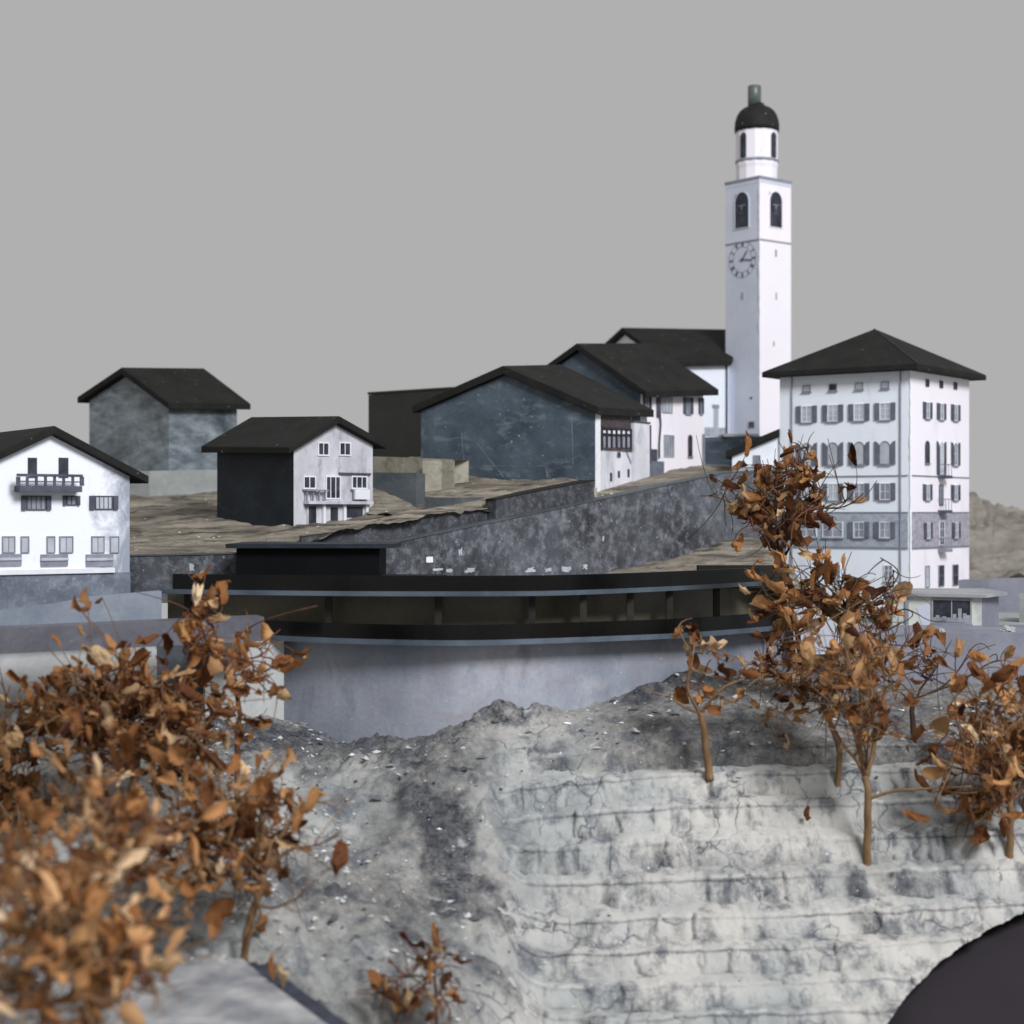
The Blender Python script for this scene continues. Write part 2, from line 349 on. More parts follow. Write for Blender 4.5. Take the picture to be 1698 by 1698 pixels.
def gable_shell(root, G, ze, zr, zb, wmats, wall_idx, ovg=.04, ove=.06, t=.028, ovb=None, roofmat='roof'):
    """G: gable left, gable right, back right, back left (plan); ze: four eave heights; zr: front and back ridge height."""
    G = [Vector((g[0], g[1])) for g in G]
    ovb = ovg if ovb is None else ovb
    mf = (G[0] + G[1]) / 2; mk = (G[2] + G[3]) / 2
    v3 = lambda p, z: Vector((p.x, p.y, z))
    mb = MB()
    lo = [v3(g, zb) for g in G]; hi = [v3(g, z) for g, z in zip(G, ze)]
    rf, rk = v3(mf, zr[0]), v3(mk, zr[1])
    V = lo + hi + [rf, rk]
    mb.add(V, [(0, 1, 5, 8, 4)], wall_idx[0])
    mb.add(V, [(1, 2, 6, 5)], wall_idx[1])
    mb.add(V, [(2, 3, 7, 9, 6)], wall_idx[2])
    mb.add(V, [(3, 0, 4, 7)], wall_idx[3])
    mb.add(V, [(4, 8, 9, 7), (5, 6, 9, 8)], wall_idx[0])
    w = mb.build('wall', [M[m] for m in wmats], root)
    bm = bmesh.new(); bm.from_mesh(w.data); bmesh.ops.remove_doubles(bm, verts=bm.verts, dist=1e-6)
    bmesh.ops.recalc_face_normals(bm, faces=bm.faces); bm.to_mesh(w.data); bm.free()
    r = MB()
    def prof(a, b, za, zb_, zm, shift):
        e = (b - a).normalized(); h = (b - a).length / 2
        m = (a + b) / 2
        A = a - e * ove + shift; B = b + e * ove + shift; m = m + shift
        zA = za - (zm - za) / h * ove; zB = zb_ - (zm - zb_) / h * ove
        g = .002
        return [v3(A, zA + g), v3(m, zm + g), v3(B, zB + g), v3(B, zB + g + t), v3(m, zm + g + t * 1.1), v3(A, zA + g + t)]
    l0 = (G[3] - G[0]).normalized()
    pa = prof(G[0], G[1], ze[0], ze[1], zr[0], -l0 * ovg)
    pb = prof(G[3], G[2], ze[3], ze[2], zr[1], l0 * ovb)
    r.add(pa + pb, [(0, 1, 4, 5), (1, 2, 3, 4), (6, 11, 10, 7), (7, 10, 9, 8),
                    (0, 6, 7, 1), (1, 7, 8, 2), (2, 8, 9, 3), (3, 9, 10, 4), (4, 10, 11, 5), (5, 11, 6, 0)])
    r.build('roof', M[roofmat], root, bevel=.003)
    return w

def wall_strip(name, label, pts, mat, thick=.05, cat='wall', extra=.0, group=None, parent=None, cap=None):
    """pts: (px, y top, y bottom, depth); a real wall with thickness running through them."""
    mb = MB(); n = len(pts)
    f_t = [P(p, a, Y) for p, a, b, Y in pts]; f_b = [P(p, b, Y) - Vector((0, 0, extra)) for p, a, b, Y in pts]
    def back(i):
        a = f_t[max(i - 1, 0)]; b = f_t[min(i + 1, n - 1)]
        d = Vector((b.x - a.x, b.y - a.y, 0)).normalized(); return Vector((-d.y, d.x, 0)) * thick
    k_t = [f_t[i] + back(i) for i in range(n)]; k_b = [f_b[i] + back(i) for i in range(n)]
    V = []
    for i in range(n): V += [f_b[i], f_t[i], k_t[i], k_b[i]]
    Fs = [(0, 1, 2, 3), tuple(4 * (n - 1) + j for j in (3, 2, 1, 0))]
    for i in range(n - 1):
        for j in range(4): Fs.append((4 * i + j, 4 * i + (j + 1) % 4, 4 * i + 4 + (j + 1) % 4, 4 * i + 4 + j))
    mb.add(V, Fs)
    c = (f_b[0] + f_b[-1]) / 2
    if parent is not None: return mb.build(name, M[mat], parent)
    ob = mb.build(name, M[mat], None, c)
    tag(ob, label, cat, group)
    if cap:
        m2 = MB()
        for i in range(n - 1):
            u = Vector((0, 0, cap[1])); d = (f_t[i] - k_t[i]).normalized() * .004; d2 = (f_t[i + 1] - k_t[i + 1]).normalized() * .004
            e = Vector((0, 0, .0008))
            m2.hexa([f_t[i] + d + e, f_t[i + 1] + d2 + e, k_t[i + 1] + e, k_t[i] + e, f_t[i] + d + u, f_t[i + 1] + d2 + u, k_t[i + 1] + u, k_t[i] + u])
        m2.build('coping', M[cap[0]], ob)
    return ob

def patch(name, rows, mat, nu=8, nv=8, amp=.01, freq=6, seed=1, kind='structure', thick=0):
    """a ground sheet through a grid of (px, py, depth) control points, roughened"""
    R = [[P(*c) for c in r] for r in rows]; nr = len(R); nc = len(R[0])
    V = []; gu = (nc - 1) * nu + 1; gv = (nr - 1) * nv + 1
    for i in range(gv):
        fi = min(i / nv, nr - 1 - 1e-9); a = int(fi); ta = fi - a
        for j in range(gu):
            fj = min(j / nu, nc - 1 - 1e-9); b = int(fj); tb = fj - b
            p = (R[a][b] * (1 - tb) + R[a][b + 1] * tb) * (1 - ta) + (R[a + 1][b] * (1 - tb) + R[a + 1][b + 1] * tb) * ta
            V.append(p)
    X = np.array([p.x for p in V]); Yv = np.array([p.y for p in V])
    dz = fbm(X * freq, Yv * freq * 1.6, 5, seed) * amp * 2 + (.5 - np.abs(fbm(X * freq * .7 + Yv, Yv * freq * 3.4, 4, seed + 5)) * 2.2) * amp * .9 - amp * .4
    V = [p + Vector((0, 0, float(d))) for p, d in zip(V, dz)]
    mb = MB()
    mb.add(V, [(i * gu + j, i * gu + j + 1, (i + 1) * gu + j + 1, (i + 1) * gu + j) for i in range(gv - 1) for j in range(gu - 1)])
    o = mb.build(name, M[mat], None, V[len(V) // 2], smooth=True)
    tag(o, kind=kind); return o

# ------------------------------------------------------------------ foreground slope (structure): contour layers and rough flank
def tps_fit(pts):
    A = np.array(pts, float); x, y, z = A[:, 0], A[:, 1], A[:, 2]; n = len(A)
    def U(r2): return np.where(r2 < 1e-12, 0, 0.5 * r2 * np.log(r2 + 1e-12))
    K = U((x[:, None] - x) ** 2 + (y[:, None] - y) ** 2) + np.eye(n) * 2e-3
    Pm = np.c_[np.ones(n), x, y]
    L = np.block([[K, Pm], [Pm.T, np.zeros((3, 3))]])
    w = np.linalg.solve(L, np.r_[z, 0, 0, 0])
    def ev(X, Y):
        out = w[n] + w[n + 1] * X + w[n + 2] * Y
        for i in range(n): out = out + w[i] * U((X - x[i]) ** 2 + (Y - y[i]) ** 2)
        return out
    return ev
CTRL = [(-200, 1190, 5.2), (0, 1200, 5.2), (200, 1200, 5.25), (375, 1195, 5.35), (470, 1198, 5.42), (600, 1238, 5.29), (720, 1218, 5.22), (850, 1188, 5.28), (1000, 1168, 5.40), (1140, 1128, 5.58), (1300, 1130, 5.8), (1500, 1136, 5.85), (1698, 1136, 5.8), (1900, 1136, 5.8),
        (800, 1262, 4.95), (1000, 1275, 4.93), (1200, 1285, 4.90), (1430, 1300, 4.95), (1698, 1335, 5.0), (1900, 1345, 5.0),
        (900, 1385, 4.78), (1000, 1480, 4.60), (1000, 1590, 4.42), (1000, 1698, 4.25), (1000, 1850, 4.02), (1250, 1480, 4.62), (1250, 1698, 4.26), (1250, 1850, 4.02),
        (1430, 1428, 4.74), (1430, 1600, 4.45), (1430, 1750, 4.22), (1672, 1430, 4.76), (1698, 1520, 4.58), (1698, 1698, 4.3), (1900, 1520, 4.6), (1900, 1850, 4.1),
        (500, 1350, 4.72), (640, 1400, 4.66), (740, 1480, 4.50), (200, 1350, 4.55), (0, 1400, 4.4), (-200, 1400, 4.4),
        (300, 1500, 4.12), (500, 1500, 4.25), (600, 1600, 4.05), (700, 1698, 3.95), (850, 1640, 4.2), (850, 1760, 4.02), (700, 1850, 3.75)]
cp = [tuple(P(*c)) for c in CTRL]
for Yg in (3.0, 3.4, 3.85):
    for xg in (-1.9, -1.3, -.85, -.6): cp.append((xg * (Yg / 3.85) ** .5, Yg, -1.07))
for xg in (-2.2, -1.2, 0, 1.2, 2.2): cp.append((xg, 6.3, -.60))
for xg in (0., .8, 1.6): cp.append((xg, 3.4, -1.72))
TZ = tps_fit(cp)
def ground_z(X, Y):
    return float(TZ(np.array([X]), np.array([Y]))[0])
def sstep(t): t = np.clip(t, 0, 1); return t * t * (3 - 2 * t)
CUT_X = np.linspace(1370, 2000, 64)
CUT_Y = 1513 + 330 * np.exp(-(CUT_X - 1370) / 105.) - .30 * (CUT_X - 1698) - 14
def cut_line(px, X, Y):
    return np.interp(px, CUT_X, CUT_Y) + fbm(X * 16, Y * 16, 4, 95) * 8 + fbm(X * 60, Y * 60, 2, 96) * 4
def flank_z(X, Y, Z):
    rough = fbm(X * 3, Y * 3, 4, 2) * .045 + fbm(X * 11, Y * 11, 4, 9) * .030
    ridg = np.abs(fbm(X * 6, Y * 5, 3, 21)) * -.035
    crumb = np.abs(fbm(X * 26, Y * 24, 4, 23)) * .040 * np.clip(fbm(X * 2.5, Y * 2.5, 2, 25) * 3 + .6, 0, 1)
    heap = 0
    for hx, hy, sx, sy, h in ((-.02, 5.22, .13, .05, .050), (.10, 5.22, .09, .045, .024), (.44, 5.43, .09, .05, .026), (.56, 5.52, .10, .05, .03), (-.17, 5.2, .07, .04, .02)):
        heap = heap + h * np.exp(-((X - hx) / sx) ** 2 - ((Y - hy) / sy) ** 2) * (1 + 1.2 * fbm(X * 14, Y * 16, 5, 27))
    calm = 1 - .6 * np.clip((CX + F * X / Y - 700) / 150, 0, 1) * np.clip((Y - 4.9) / .2, 0, 1)
    rubb = np.abs(fbm(X * 13, Y * 12, 4, 29)) * .055 * np.clip(.5 + fbm(X * 3, Y * 3, 3, 30) * 2, 0, 1)
    return Z + (rough * .7 + ridg * .6 + crumb) * calm + (rubb - .012) * calm + heap, heap
def blots(X, Zf, px, py):
    b_ = 1.35 * np.exp(-(((px - 730) / 100) ** 2 + ((py - 1360) / 120) ** 2)) * np.clip(fbm(X * 14, Zf * 14, 4, 71) * 2.4 + .55, 0, 1)
    b_ = b_ + .55 * np.exp(-(((px - 1230) / 190) ** 2 + ((py - 1428) / 16) ** 2)) * np.clip(fbm(X * 9, Zf * 9, 4, 73) * 2 + .6, 0, 1)
    return b_
def paint_mesh(name, V, quads, att, parent, smooth=True):
    used, inv = np.unique(quads.reshape(-1), return_inverse=True)
    me = bpy.data.meshes.new(name)
    me.from_pydata(V[used].tolist(), [], inv.reshape(-1, 4).tolist())
    ca = me.color_attributes.new('paint', 'FLOAT_COLOR', 'POINT')
    ca.data.foreach_set('color', np.stack([att[0][used], att[1][used], att[2][used], np.ones(len(used))], -1).reshape(-1))
    me.polygons.foreach_set('use_smooth', [smooth] * len(me.polygons))
    me.materials.append(M['rock'])
    o = bpy.data.objects.new(name, me)
    if parent is None: WL[o] = Vector((0, 0, 0))
    return link(o, parent)
def grid_quads(nr, nc):
    idx = np.arange(nr * nc).reshape(nr, nc)
    return np.stack([idx[:-1, :-1], idx[:-1, 1:], idx[1:, 1:], idx[1:, :-1]], -1)
def edge_y(k, x):
    """front edge of contour layer k (0 is the top one) as a depth for every x"""
    return 4.985 - .090 * k + .045 * (x - .4) + fbm(x * 1.1, x * 0 + k * 3.7, 3, 101) * .018 - .10 * np.clip((.25 - x) / .5, 0, 1) ** 2
def top_z(k, x, y):
    """lip height of contour layer k: mostly a straight bed dipping gently, slightly following the ground"""
    z = TZ(x, y)
    xr = np.array([.50]); yr = edge_y(k, xr); pr = float((CY - F * TZ(xr, yr) / yr)[0])
    px = CX + F * x / y
    zl = (CY - (pr - .048 * (px - 1135))) / F * y
    w = .8 * sstep((px - 760) / 160)
    return z * (1 - w) + zl * w
def build_slope():
    nx, ny = 520, 560
    xs = np.linspace(-2.5, 2.35, nx); ys = np.linspace(2.9, 6.25, ny)
    X, Y = np.meshgrid(xs, ys)
    Z = TZ(X, Y)
    Zf, heap = flank_z(X, Y, Z)
    px = CX + F * X / Y
    lay = sstep((px - 800) / 120) * sstep((edge_y(0, X) + .02 - Y) / .04)     # where the layers lie on top
    Zf = Zf - lay * .11
    pyf = CY - F * Zf / Y
    wash = blots(X, Zf, px, pyf)
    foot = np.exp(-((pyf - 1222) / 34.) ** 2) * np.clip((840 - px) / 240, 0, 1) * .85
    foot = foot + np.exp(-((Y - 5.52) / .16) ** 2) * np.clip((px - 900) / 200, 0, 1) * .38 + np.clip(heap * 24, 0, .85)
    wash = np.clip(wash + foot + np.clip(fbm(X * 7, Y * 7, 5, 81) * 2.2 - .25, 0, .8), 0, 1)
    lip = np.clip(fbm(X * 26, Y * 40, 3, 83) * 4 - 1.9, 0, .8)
    soil = np.maximum(np.clip((Z + .765) / .05, 0, 1) * np.clip((px - 860) / 200, 0, 1), np.clip(.52 + fbm(X * 2.4, Y * 2.4, 4, 85) * 1.1, .1, .9) * np.clip((880 - px) / 160, 0, 1))
    q = grid_quads(ny, nx); drop = (lay > .5) & (px > 1330)
    dq = drop[:-1, :-1] & drop[:-1, 1:] & drop[1:, 1:] & drop[1:, :-1]
    V = np.stack([X, Y, Zf], -1).reshape(-1, 3)
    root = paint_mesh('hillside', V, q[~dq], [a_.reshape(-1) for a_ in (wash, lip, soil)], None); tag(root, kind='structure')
    # contour layers, each a sheet of its own: broken riser and narrow tread
    nxl = 640; xl = np.linspace(-.32, 2.3, nxl); nr_, nt_ = 18, 7
    for k in range(11):
        rs = np.random.RandomState(300 + k)
        y0 = edge_y(k, xl); y1 = edge_y(k - 1, xl) if k else y0 + .09     # own edge; the layer above starts at y1
        ztop = top_z(k, xl, y0) + fbm(xl * 16, xl * 0 + k, 4, 111) * .008
        yn_ = edge_y(k + 1, xl); zbot = top_z(k + 1, xl, yn_) - .010
        zbk = top_z(k - 1, xl, y1) - .055 if k else TZ(xl, y1) - .004
        # plates along the riser
        br = np.cumsum(rs.uniform(.035, .17, 60)) - .4
        w_ = xl + fbm(xl * 9, xl * 0 + k * 5.3, 3, 113) * .02
        pi = np.searchsorted(br, w_); pd = np.abs(w_[:, None] - br[None, :]).min(1)
        poff = rs.uniform(-.012, .012, 80)[pi] + rs.uniform(-.12, .12, 80)[pi] * (w_ - br[np.clip(pi, 0, 59)])
        has = (rs.rand(80) < .42)[pi]
        rows = []; A0 = []; A1 = []; A2 = []
        for r_ in range(nr_ + nt_):
            if r_ < nr_:
                t = r_ / (nr_ - 1)
                crack_w = .006 + .004 * fbm(xl * 30, xl * 0 + t * 3 + k, 2, 117)
                w2 = w_ + fbm(xl * 0 + pi * 3.1, t * 2.2 + xl * 4, 3, 119) * .025
                pd2 = np.abs(w2[:, None] - br[None, :]).min(1)
                groove = np.exp(-(pd2 / crack_w) ** 2) * has
                yy = y0 + .052 * t ** 1.4 - .008 * math.sin(t * 3.14) - poff * .55 * (.35 + .65 * t) + groove * .010 + fbm(xl * 22, xl * 0 + t * 1.6 + k * 2.3, 4, 121) * .013 + fbm(xl * 5, xl * 0 + t * .8 + k * 1.3, 3, 123) * .012
                zz = zbot + (ztop - zbot) * t
                yy = yy - .007 * np.clip((t - .86) / .06, 0, 1)
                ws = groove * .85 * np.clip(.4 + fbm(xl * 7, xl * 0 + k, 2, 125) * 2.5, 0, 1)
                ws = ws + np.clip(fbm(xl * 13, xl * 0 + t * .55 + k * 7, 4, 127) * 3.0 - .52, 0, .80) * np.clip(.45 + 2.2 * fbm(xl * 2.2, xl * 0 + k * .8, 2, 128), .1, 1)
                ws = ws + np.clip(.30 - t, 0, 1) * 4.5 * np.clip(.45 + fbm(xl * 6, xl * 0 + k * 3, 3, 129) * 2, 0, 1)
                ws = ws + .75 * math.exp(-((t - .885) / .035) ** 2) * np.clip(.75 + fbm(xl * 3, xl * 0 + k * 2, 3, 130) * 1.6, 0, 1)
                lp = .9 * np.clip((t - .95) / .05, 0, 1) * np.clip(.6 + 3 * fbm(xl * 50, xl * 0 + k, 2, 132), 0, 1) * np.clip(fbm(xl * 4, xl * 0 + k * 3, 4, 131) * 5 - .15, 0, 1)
            else:
                t = (r_ - nr_ + 1) / nt_
                yy = (y0 + .052 - poff * .55) * (1 - t) + (y1 + .05) * t
                zz = ztop * (1 - t) + zbk * t + fbm(xl * 20, yy * 20, 3, 133) * .010 * (1 - t * .5) + .004 * math.sin(t * 3.1)
                ws = np.clip((t - .45) * 1.6, 0, .7) * np.clip(fbm(xl * 7, yy * 7, 3, 135) * 2.4 + .25, 0, 1)
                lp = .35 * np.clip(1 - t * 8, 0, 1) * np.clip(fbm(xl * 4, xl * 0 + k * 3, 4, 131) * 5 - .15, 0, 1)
            rows.append((xl + fbm(xl * 18, zz * 18, 3, 137) * .008, yy, zz)); A0.append(ws); A1.append(lp); A2.append(np.full(nxl, .0))
        Xr = np.array([r[0] for r in rows]); Yr = np.array([r[1] for r in rows]); Zr = np.array([r[2] for r in rows])
        A0 = np.array(A0); A1 = np.array(A1); A2 = np.array(A2)
        # towards the left the layers sink into the flank
        pxr = CX + F * Xr / Yr
        m_ = sstep((pxr + 60 * fbm(Xr * 5, Xr * 0 + k, 3, 139) - 745) / 170)
        Ys = np.linspace(0, 1, nr_ + nt_)[:, None] * (y1 + .03 - y0)[None, :] + y0[None, :]
        Zs, _h = flank_z(Xr, Ys, TZ(Xr, Ys))
        Yr = Ys * (1 - m_) + Yr * m_; Zr = (Zs - .02) * (1 - m_) + Zr * m_
        pxr = CX + F * Xr / Yr; pyr = CY - F * Zr / Yr
        A0 = np.clip(A0 * m_ + blots(Xr, Zr, pxr, pyr), 0, 1); A1 = A1 * m_
        cl = cut_line(pxr, Xr, Yr)
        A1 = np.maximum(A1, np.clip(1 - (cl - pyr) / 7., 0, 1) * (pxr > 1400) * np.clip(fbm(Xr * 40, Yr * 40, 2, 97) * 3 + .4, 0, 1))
        A2 = np.clip((Zr + .775) / .03, 0, 1) * np.clip((pxr - 860) / 200, 0, 1) if k == 0 else A2
        fcut = np.where(pxr > 1380, pyr - cl, -500.)
        good = fcut <= 0; snap = np.zeros_like(good)
        X2, Y2, Z2 = Xr.copy(), Yr.copy(), Zr.copy()
        for di, dj in ((0, -1), (0, 1), (1, 0), (-1, 0)):
            gs = np.roll(good, (di, dj), (0, 1)); fg = np.roll(fcut, (di, dj), (0, 1))
            if di == 1: gs[0] = False
            if di == -1: gs[-1] = False
            if dj == 1: gs[:, 0] = False
            if dj == -1: gs[:, -1] = False
            use = ~good & gs & ~snap & (fg > -400)
            tt = np.where(use, np.clip(fg / np.minimum(fg - fcut, -1e-6), 0, 1), 0)
            for dst, src in ((X2, Xr), (Y2, Yr), (Z2, Zr)):
                g_ = np.roll(src, (di, dj), (0, 1)); dst[use] = (g_ + (src - g_) * tt)[use]
            snap |= use
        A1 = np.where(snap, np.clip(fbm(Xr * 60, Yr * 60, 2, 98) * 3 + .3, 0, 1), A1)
        Xr, Yr, Zr = X2, Y2, Z2
        bad = ~(good | snap) | (pxr < 690)
        q = grid_quads(nr_ + nt_, nxl); bq = bad[:-1, :-1] | bad[:-1, 1:] | bad[1:, 1:] | bad[1:, :-1] | ~(good[:-1, :-1] | good[:-1, 1:] | good[1:, 1:] | good[1:, :-1])
        if (~bq).sum() < 40: continue
        V = np.stack([Xr, Yr, Zr], -1).reshape(-1, 3)
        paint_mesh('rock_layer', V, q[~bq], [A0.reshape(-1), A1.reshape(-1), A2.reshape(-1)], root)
    return root, (X, Y, Zf + lay * .11)

m, nt, b = newmat('crumpled_pale_rock_paper'); M['rock'] = m
at = _n(nt, 'ShaderNodeVertexColor', layer_name='paint'); sp = _n(nt, 'ShaderNodeSeparateColor'); nt.links.new(at.outputs[0], sp.inputs[0])
v = coords(nt); vs = coords(nt, (1, 1, 0.35))
c = ramp(nt, noise(nt, v, 2.6, 6), [(0.32, (0.36, 0.385, 0.39)), (0.46, (0.57, 0.585, 0.565)), (0.60, (0.77, 0.745, 0.69))])
tint = ramp(nt, noise(nt, v, 1.1, 3), [(0.38, (0.46, 0.50, 0.52)), (0.62, (0.55, 0.51, 0.47))])
c = mixc(nt, 0.5, c, tint, 'SOFT_LIGHT')
c = mixc(nt, sp.outputs[2], c, ramp(nt, noise(nt, v, 34, 10, .85), [(0.37, (0.06, 0.064, 0.07)), (0.46, (0.235, 0.235, 0.225)), (0.62, (0.44, 0.43, 0.395))]))
n1 = noise(nt, vs, 13, 8, 0.74, 0.15)
c = mixc(nt, ramp(nt, n1, [(0.50, (0, 0, 0)), (0.64, (0.8, 0.8, 0.8))]), c, (0.125, 0.14, 0.175))
n2 = noise(nt, v, 40, 10, 0.82)
# crumpled cells: every fold is a dark inked crack
wv = _n(nt, 'ShaderNodeTexNoise'); wv.inputs['Scale'].default_value = 7; wv.inputs['Detail'].default_value = 4; nt.links.new(v, wv.inputs['Vector'])
va = _n(nt, 'ShaderNodeVectorMath', operation='MULTIPLY_ADD'); va.inputs[1].default_value = (0.16, 0.16, 0.16); nt.links.new(wv.outputs['Color'], va.inputs[0]); nt.links.new(coords(nt, (1, 0.8, 0.5)), va.inputs[2])
vo = _n(nt, 'ShaderNodeTexVoronoi', feature='DISTANCE_TO_EDGE'); vo.inputs['Scale'].default_value = 8.5; nt.links.new(va.outputs[0], vo.inputs['Vector'])
crk = ramp(nt, vo.outputs['Distance'], [(0.0, (1, 1, 1)), (0.012, (0.5, 0.5, 0.5)), (0.035, (0, 0, 0))])
sel = ramp(nt, noise(nt, v, 4.2, 4), [(0.49, (0, 0, 0)), (0.60, (0.9, 0.9, 0.9))])
mk = _n(nt, 'ShaderNodeMath', operation='MULTIPLY'); nt.links.new(crk, mk.inputs[0]); nt.links.new(sel, mk.inputs[1])
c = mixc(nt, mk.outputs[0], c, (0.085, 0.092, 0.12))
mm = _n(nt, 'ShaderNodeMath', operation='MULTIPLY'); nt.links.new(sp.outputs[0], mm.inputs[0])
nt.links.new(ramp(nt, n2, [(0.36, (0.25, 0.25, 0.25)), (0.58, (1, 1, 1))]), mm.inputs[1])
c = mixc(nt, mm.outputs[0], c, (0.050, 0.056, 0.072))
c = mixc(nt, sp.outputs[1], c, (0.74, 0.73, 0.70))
spk = noise(nt, v, 75, 1, .5)
c = mixc(nt, ramp(nt, spk, [(0.765, (0, 0, 0)), (0.78, (1, 1, 1))]), c, (0.80, 0.80, 0.80))
hs_ = _n(nt, 'ShaderNodeHueSaturation'); hs_.inputs['Value'].default_value = 0.90; nt.links.new(c, hs_.inputs['Color'])
nt.links.new(hs_.outputs[0], b.inputs['Base Color']); b.inputs['Roughness'].default_value = 0.85; b.inputs['Specular IOR Level'].default_value = 0.2
hgt = _n(nt, 'ShaderNodeMath', operation='MULTIPLY_ADD'); hgt.inputs[1].default_value = 0.35
nt.links.new(ramp(nt, vo.outputs['Distance'], [(0, (0, 0, 0)), (0.22, (1, 1, 1))]), hgt.inputs[0]); nt.links.new(n2, hgt.inputs[2])
bump(nt, b, hgt.outputs[0], 1.0, 0.013)
slope, GRID = build_slope()
def stand(px, Y):
    """point on the sculpted ground under a column of the picture"""
    X, Yg, Z = GRID; x = XY(px, Y)
    i = int(round((Y - 2.9) / (6.25 - 2.9) * 559)); j = int(round((x + 2.5) / 4.85 * 519))
    i = max(0, min(559, i)); j = max(0, min(519, j))
    return Vector((x, Y, float(Z[i, j])))

# loose grit and torn paper flecks on the slope
def grit(n, mat, seed, smin, smax, name):
    rnd = random.Random(seed); mb = MB(); made = 0
    while made < n:
        x, y = rnd.uniform(-1.3, 1.75), rnd.uniform(3.75, 5.6)
        px = CX + F * x / y
        z0 = ground_flat(x, y)
        if px > 1330 and CY - F * z0 / y > 1480: continue
        if px > 800 and y < 4.9:
            if rnd.random() < (.8 if mat == 'rubble_dark' else .55): made += 1; continue
            k = rnd.randint(0, 8); y = float(edge_y(k, np.array([x]))[0]) + .055; z0 = float(TZ(np.array([x]), np.array([y - .055]))[0]) + .001
            y += rnd.uniform(-.004, .02); z0 -= .004
            if CX + F * x / y > 1360 and CY - F * z0 / y > float(cut_line(np.array([CX + F * x / y]), np.array([x]), np.array([y]))[0]) - 14: made += 1; continue
        made += 1
        s_ = (smin + (smax - smin) * rnd.random() ** 3) * (.6 if px > 800 and y < 4.97 else 1); c = Vector((x, y, z0 + s_ * .25))
        a = rnd.uniform(0, 6.28); u = Vector((math.cos(a), math.sin(a), rnd.uniform(-.3, .3))) * s_ * rnd.uniform(.7, 2.0); w = Vector((-math.sin(a), math.cos(a), rnd.uniform(-.4, .4))) * s_ * .7
        t = Vector((rnd.uniform(-.3, .3), rnd.uniform(-.3, .3), 1)) * s_ * rnd.uniform(.3, .9)
        mb.add([c - u, c + u * .6 - w, c + u, c + w, c + t, c - t * .6], [(0, 1, 4), (1, 2, 4), (2, 3, 4), (3, 0, 4), (1, 0, 5), (2, 1, 5), (3, 2, 5), (0, 3, 5)])
    tag(mb.build(name, M[mat], None, (0, 4.7, -.9)), kind='stuff')
def ground_flat(x, y):
    X, Yg, Z = GRID; i = max(0, min(559, int(round((y - 2.9) / 3.35 * 559)))); j = max(0, min(519, int(round((x + 2.5) / 4.85 * 519))))
    return float(Z[i, j])
grit(650, 'card_edge', 501, .0016, .0085, 'paper_flecks')
grit(800, 'rubble_dark', 502, .003, .016, 'grit')
grit(750, 'pier', 503, .003, .016, 'gravel')

# dark base showing where the pale layers are torn away
mb = MB(); xs = np.linspace(.7, 2.6, 40); ys = np.linspace(3.3, 5.0, 40)
gz = TZ(*np.meshgrid(xs, ys)) - .085 - np.clip((1.02 - xs) * .6, 0, .3)[None, :] - np.clip((ys - 4.86) * .8, 0, .5)[:, None]
mb.add([Vector((float(x), float(y), float(gz[i, j]))) for i, y in enumerate(ys) for j, x in enumerate(xs)],
       [(i * 40 + j, i * 40 + j + 1, i * 40 + 41 + j, i * 40 + 40 + j) for i in range(39) for j in range(39)])
tag(mb.build('ground_base', M['base_dark'], None, (1.6, 4.2, -1.4), smooth=True), kind='structure')

# upper ground sheets
patch('upper_hillside', [
    [(-400, 760, 9.6), (150, 752, 9.6), (400, 748, 9.6), (620, 740, 9.6), (760, 735, 9.6), (900, 735, 9.7), (1040, 735, 9.8), (1050, 735, 9.8), (1300, 735, 9.8)],
    [(-400, 790, 8.6), (150, 785, 8.6), (380, 782, 8.5), (620, 757, 8.5), (760, 757, 8.4), (900, 752, 8.5), (1040, 752, 8.6), (1050, 755, 8.6), (1270, 775, 8.5)],
    [(-400, 842, 7.6), (215, 838, 7.6), (360, 836, 7.5), (620, 800, 7.6), (705, 792, 7.5), (850, 795, 7.4), (982, 798, 7.35), (992, 815, 7.4), (1215, 784, 7.9)],
    [(-400, 885, 6.9), (215, 868, 6.9), (360, 850, 6.85), (500, 858, 6.8), (640, 852, 6.9), (830, 812, 6.9), (980, 800, 7.0), (990, 822, 7.05), (1212, 786, 7.7)],
    [(-400, 918, 6.3), (215, 903, 6.3), (360, 890, 6.4), (487, 874, 6.45), (640, 858, 6.5), (815, 830, 6.62), (979, 798, 6.95), (989, 828, 6.98), (1208, 787, 7.56)],
    [(-400, 938, 5.92), (215, 924, 5.92), (390, 920, 5.98), (520, 893, 6.06), (680, 858, 6.22), (808, 840, 6.50), (978, 800, 6.86), (988, 834, 6.90), (1205, 788, 7.46)]],
    'fibre', 30, 30, .014, 5, 3)
patch('ramp_bank', [
    [(1000, 948, 7.0), (1100, 930, 7.15), (1200, 893, 7.42), (1275, 893, 7.42), (1340, 985, 7.2)],
    [(1000, 962, 6.5), (1100, 945, 6.6), (1200, 925, 6.75), (1275, 917, 6.8), (1350, 1000, 6.75)],
    [(1000, 975, 6.15), (1100, 968, 6.15), (1200, 955, 6.2), (1275, 952, 6.2), (1360, 1020, 6.2)]], 'fibre', 10, 10, .012, 6, 8)
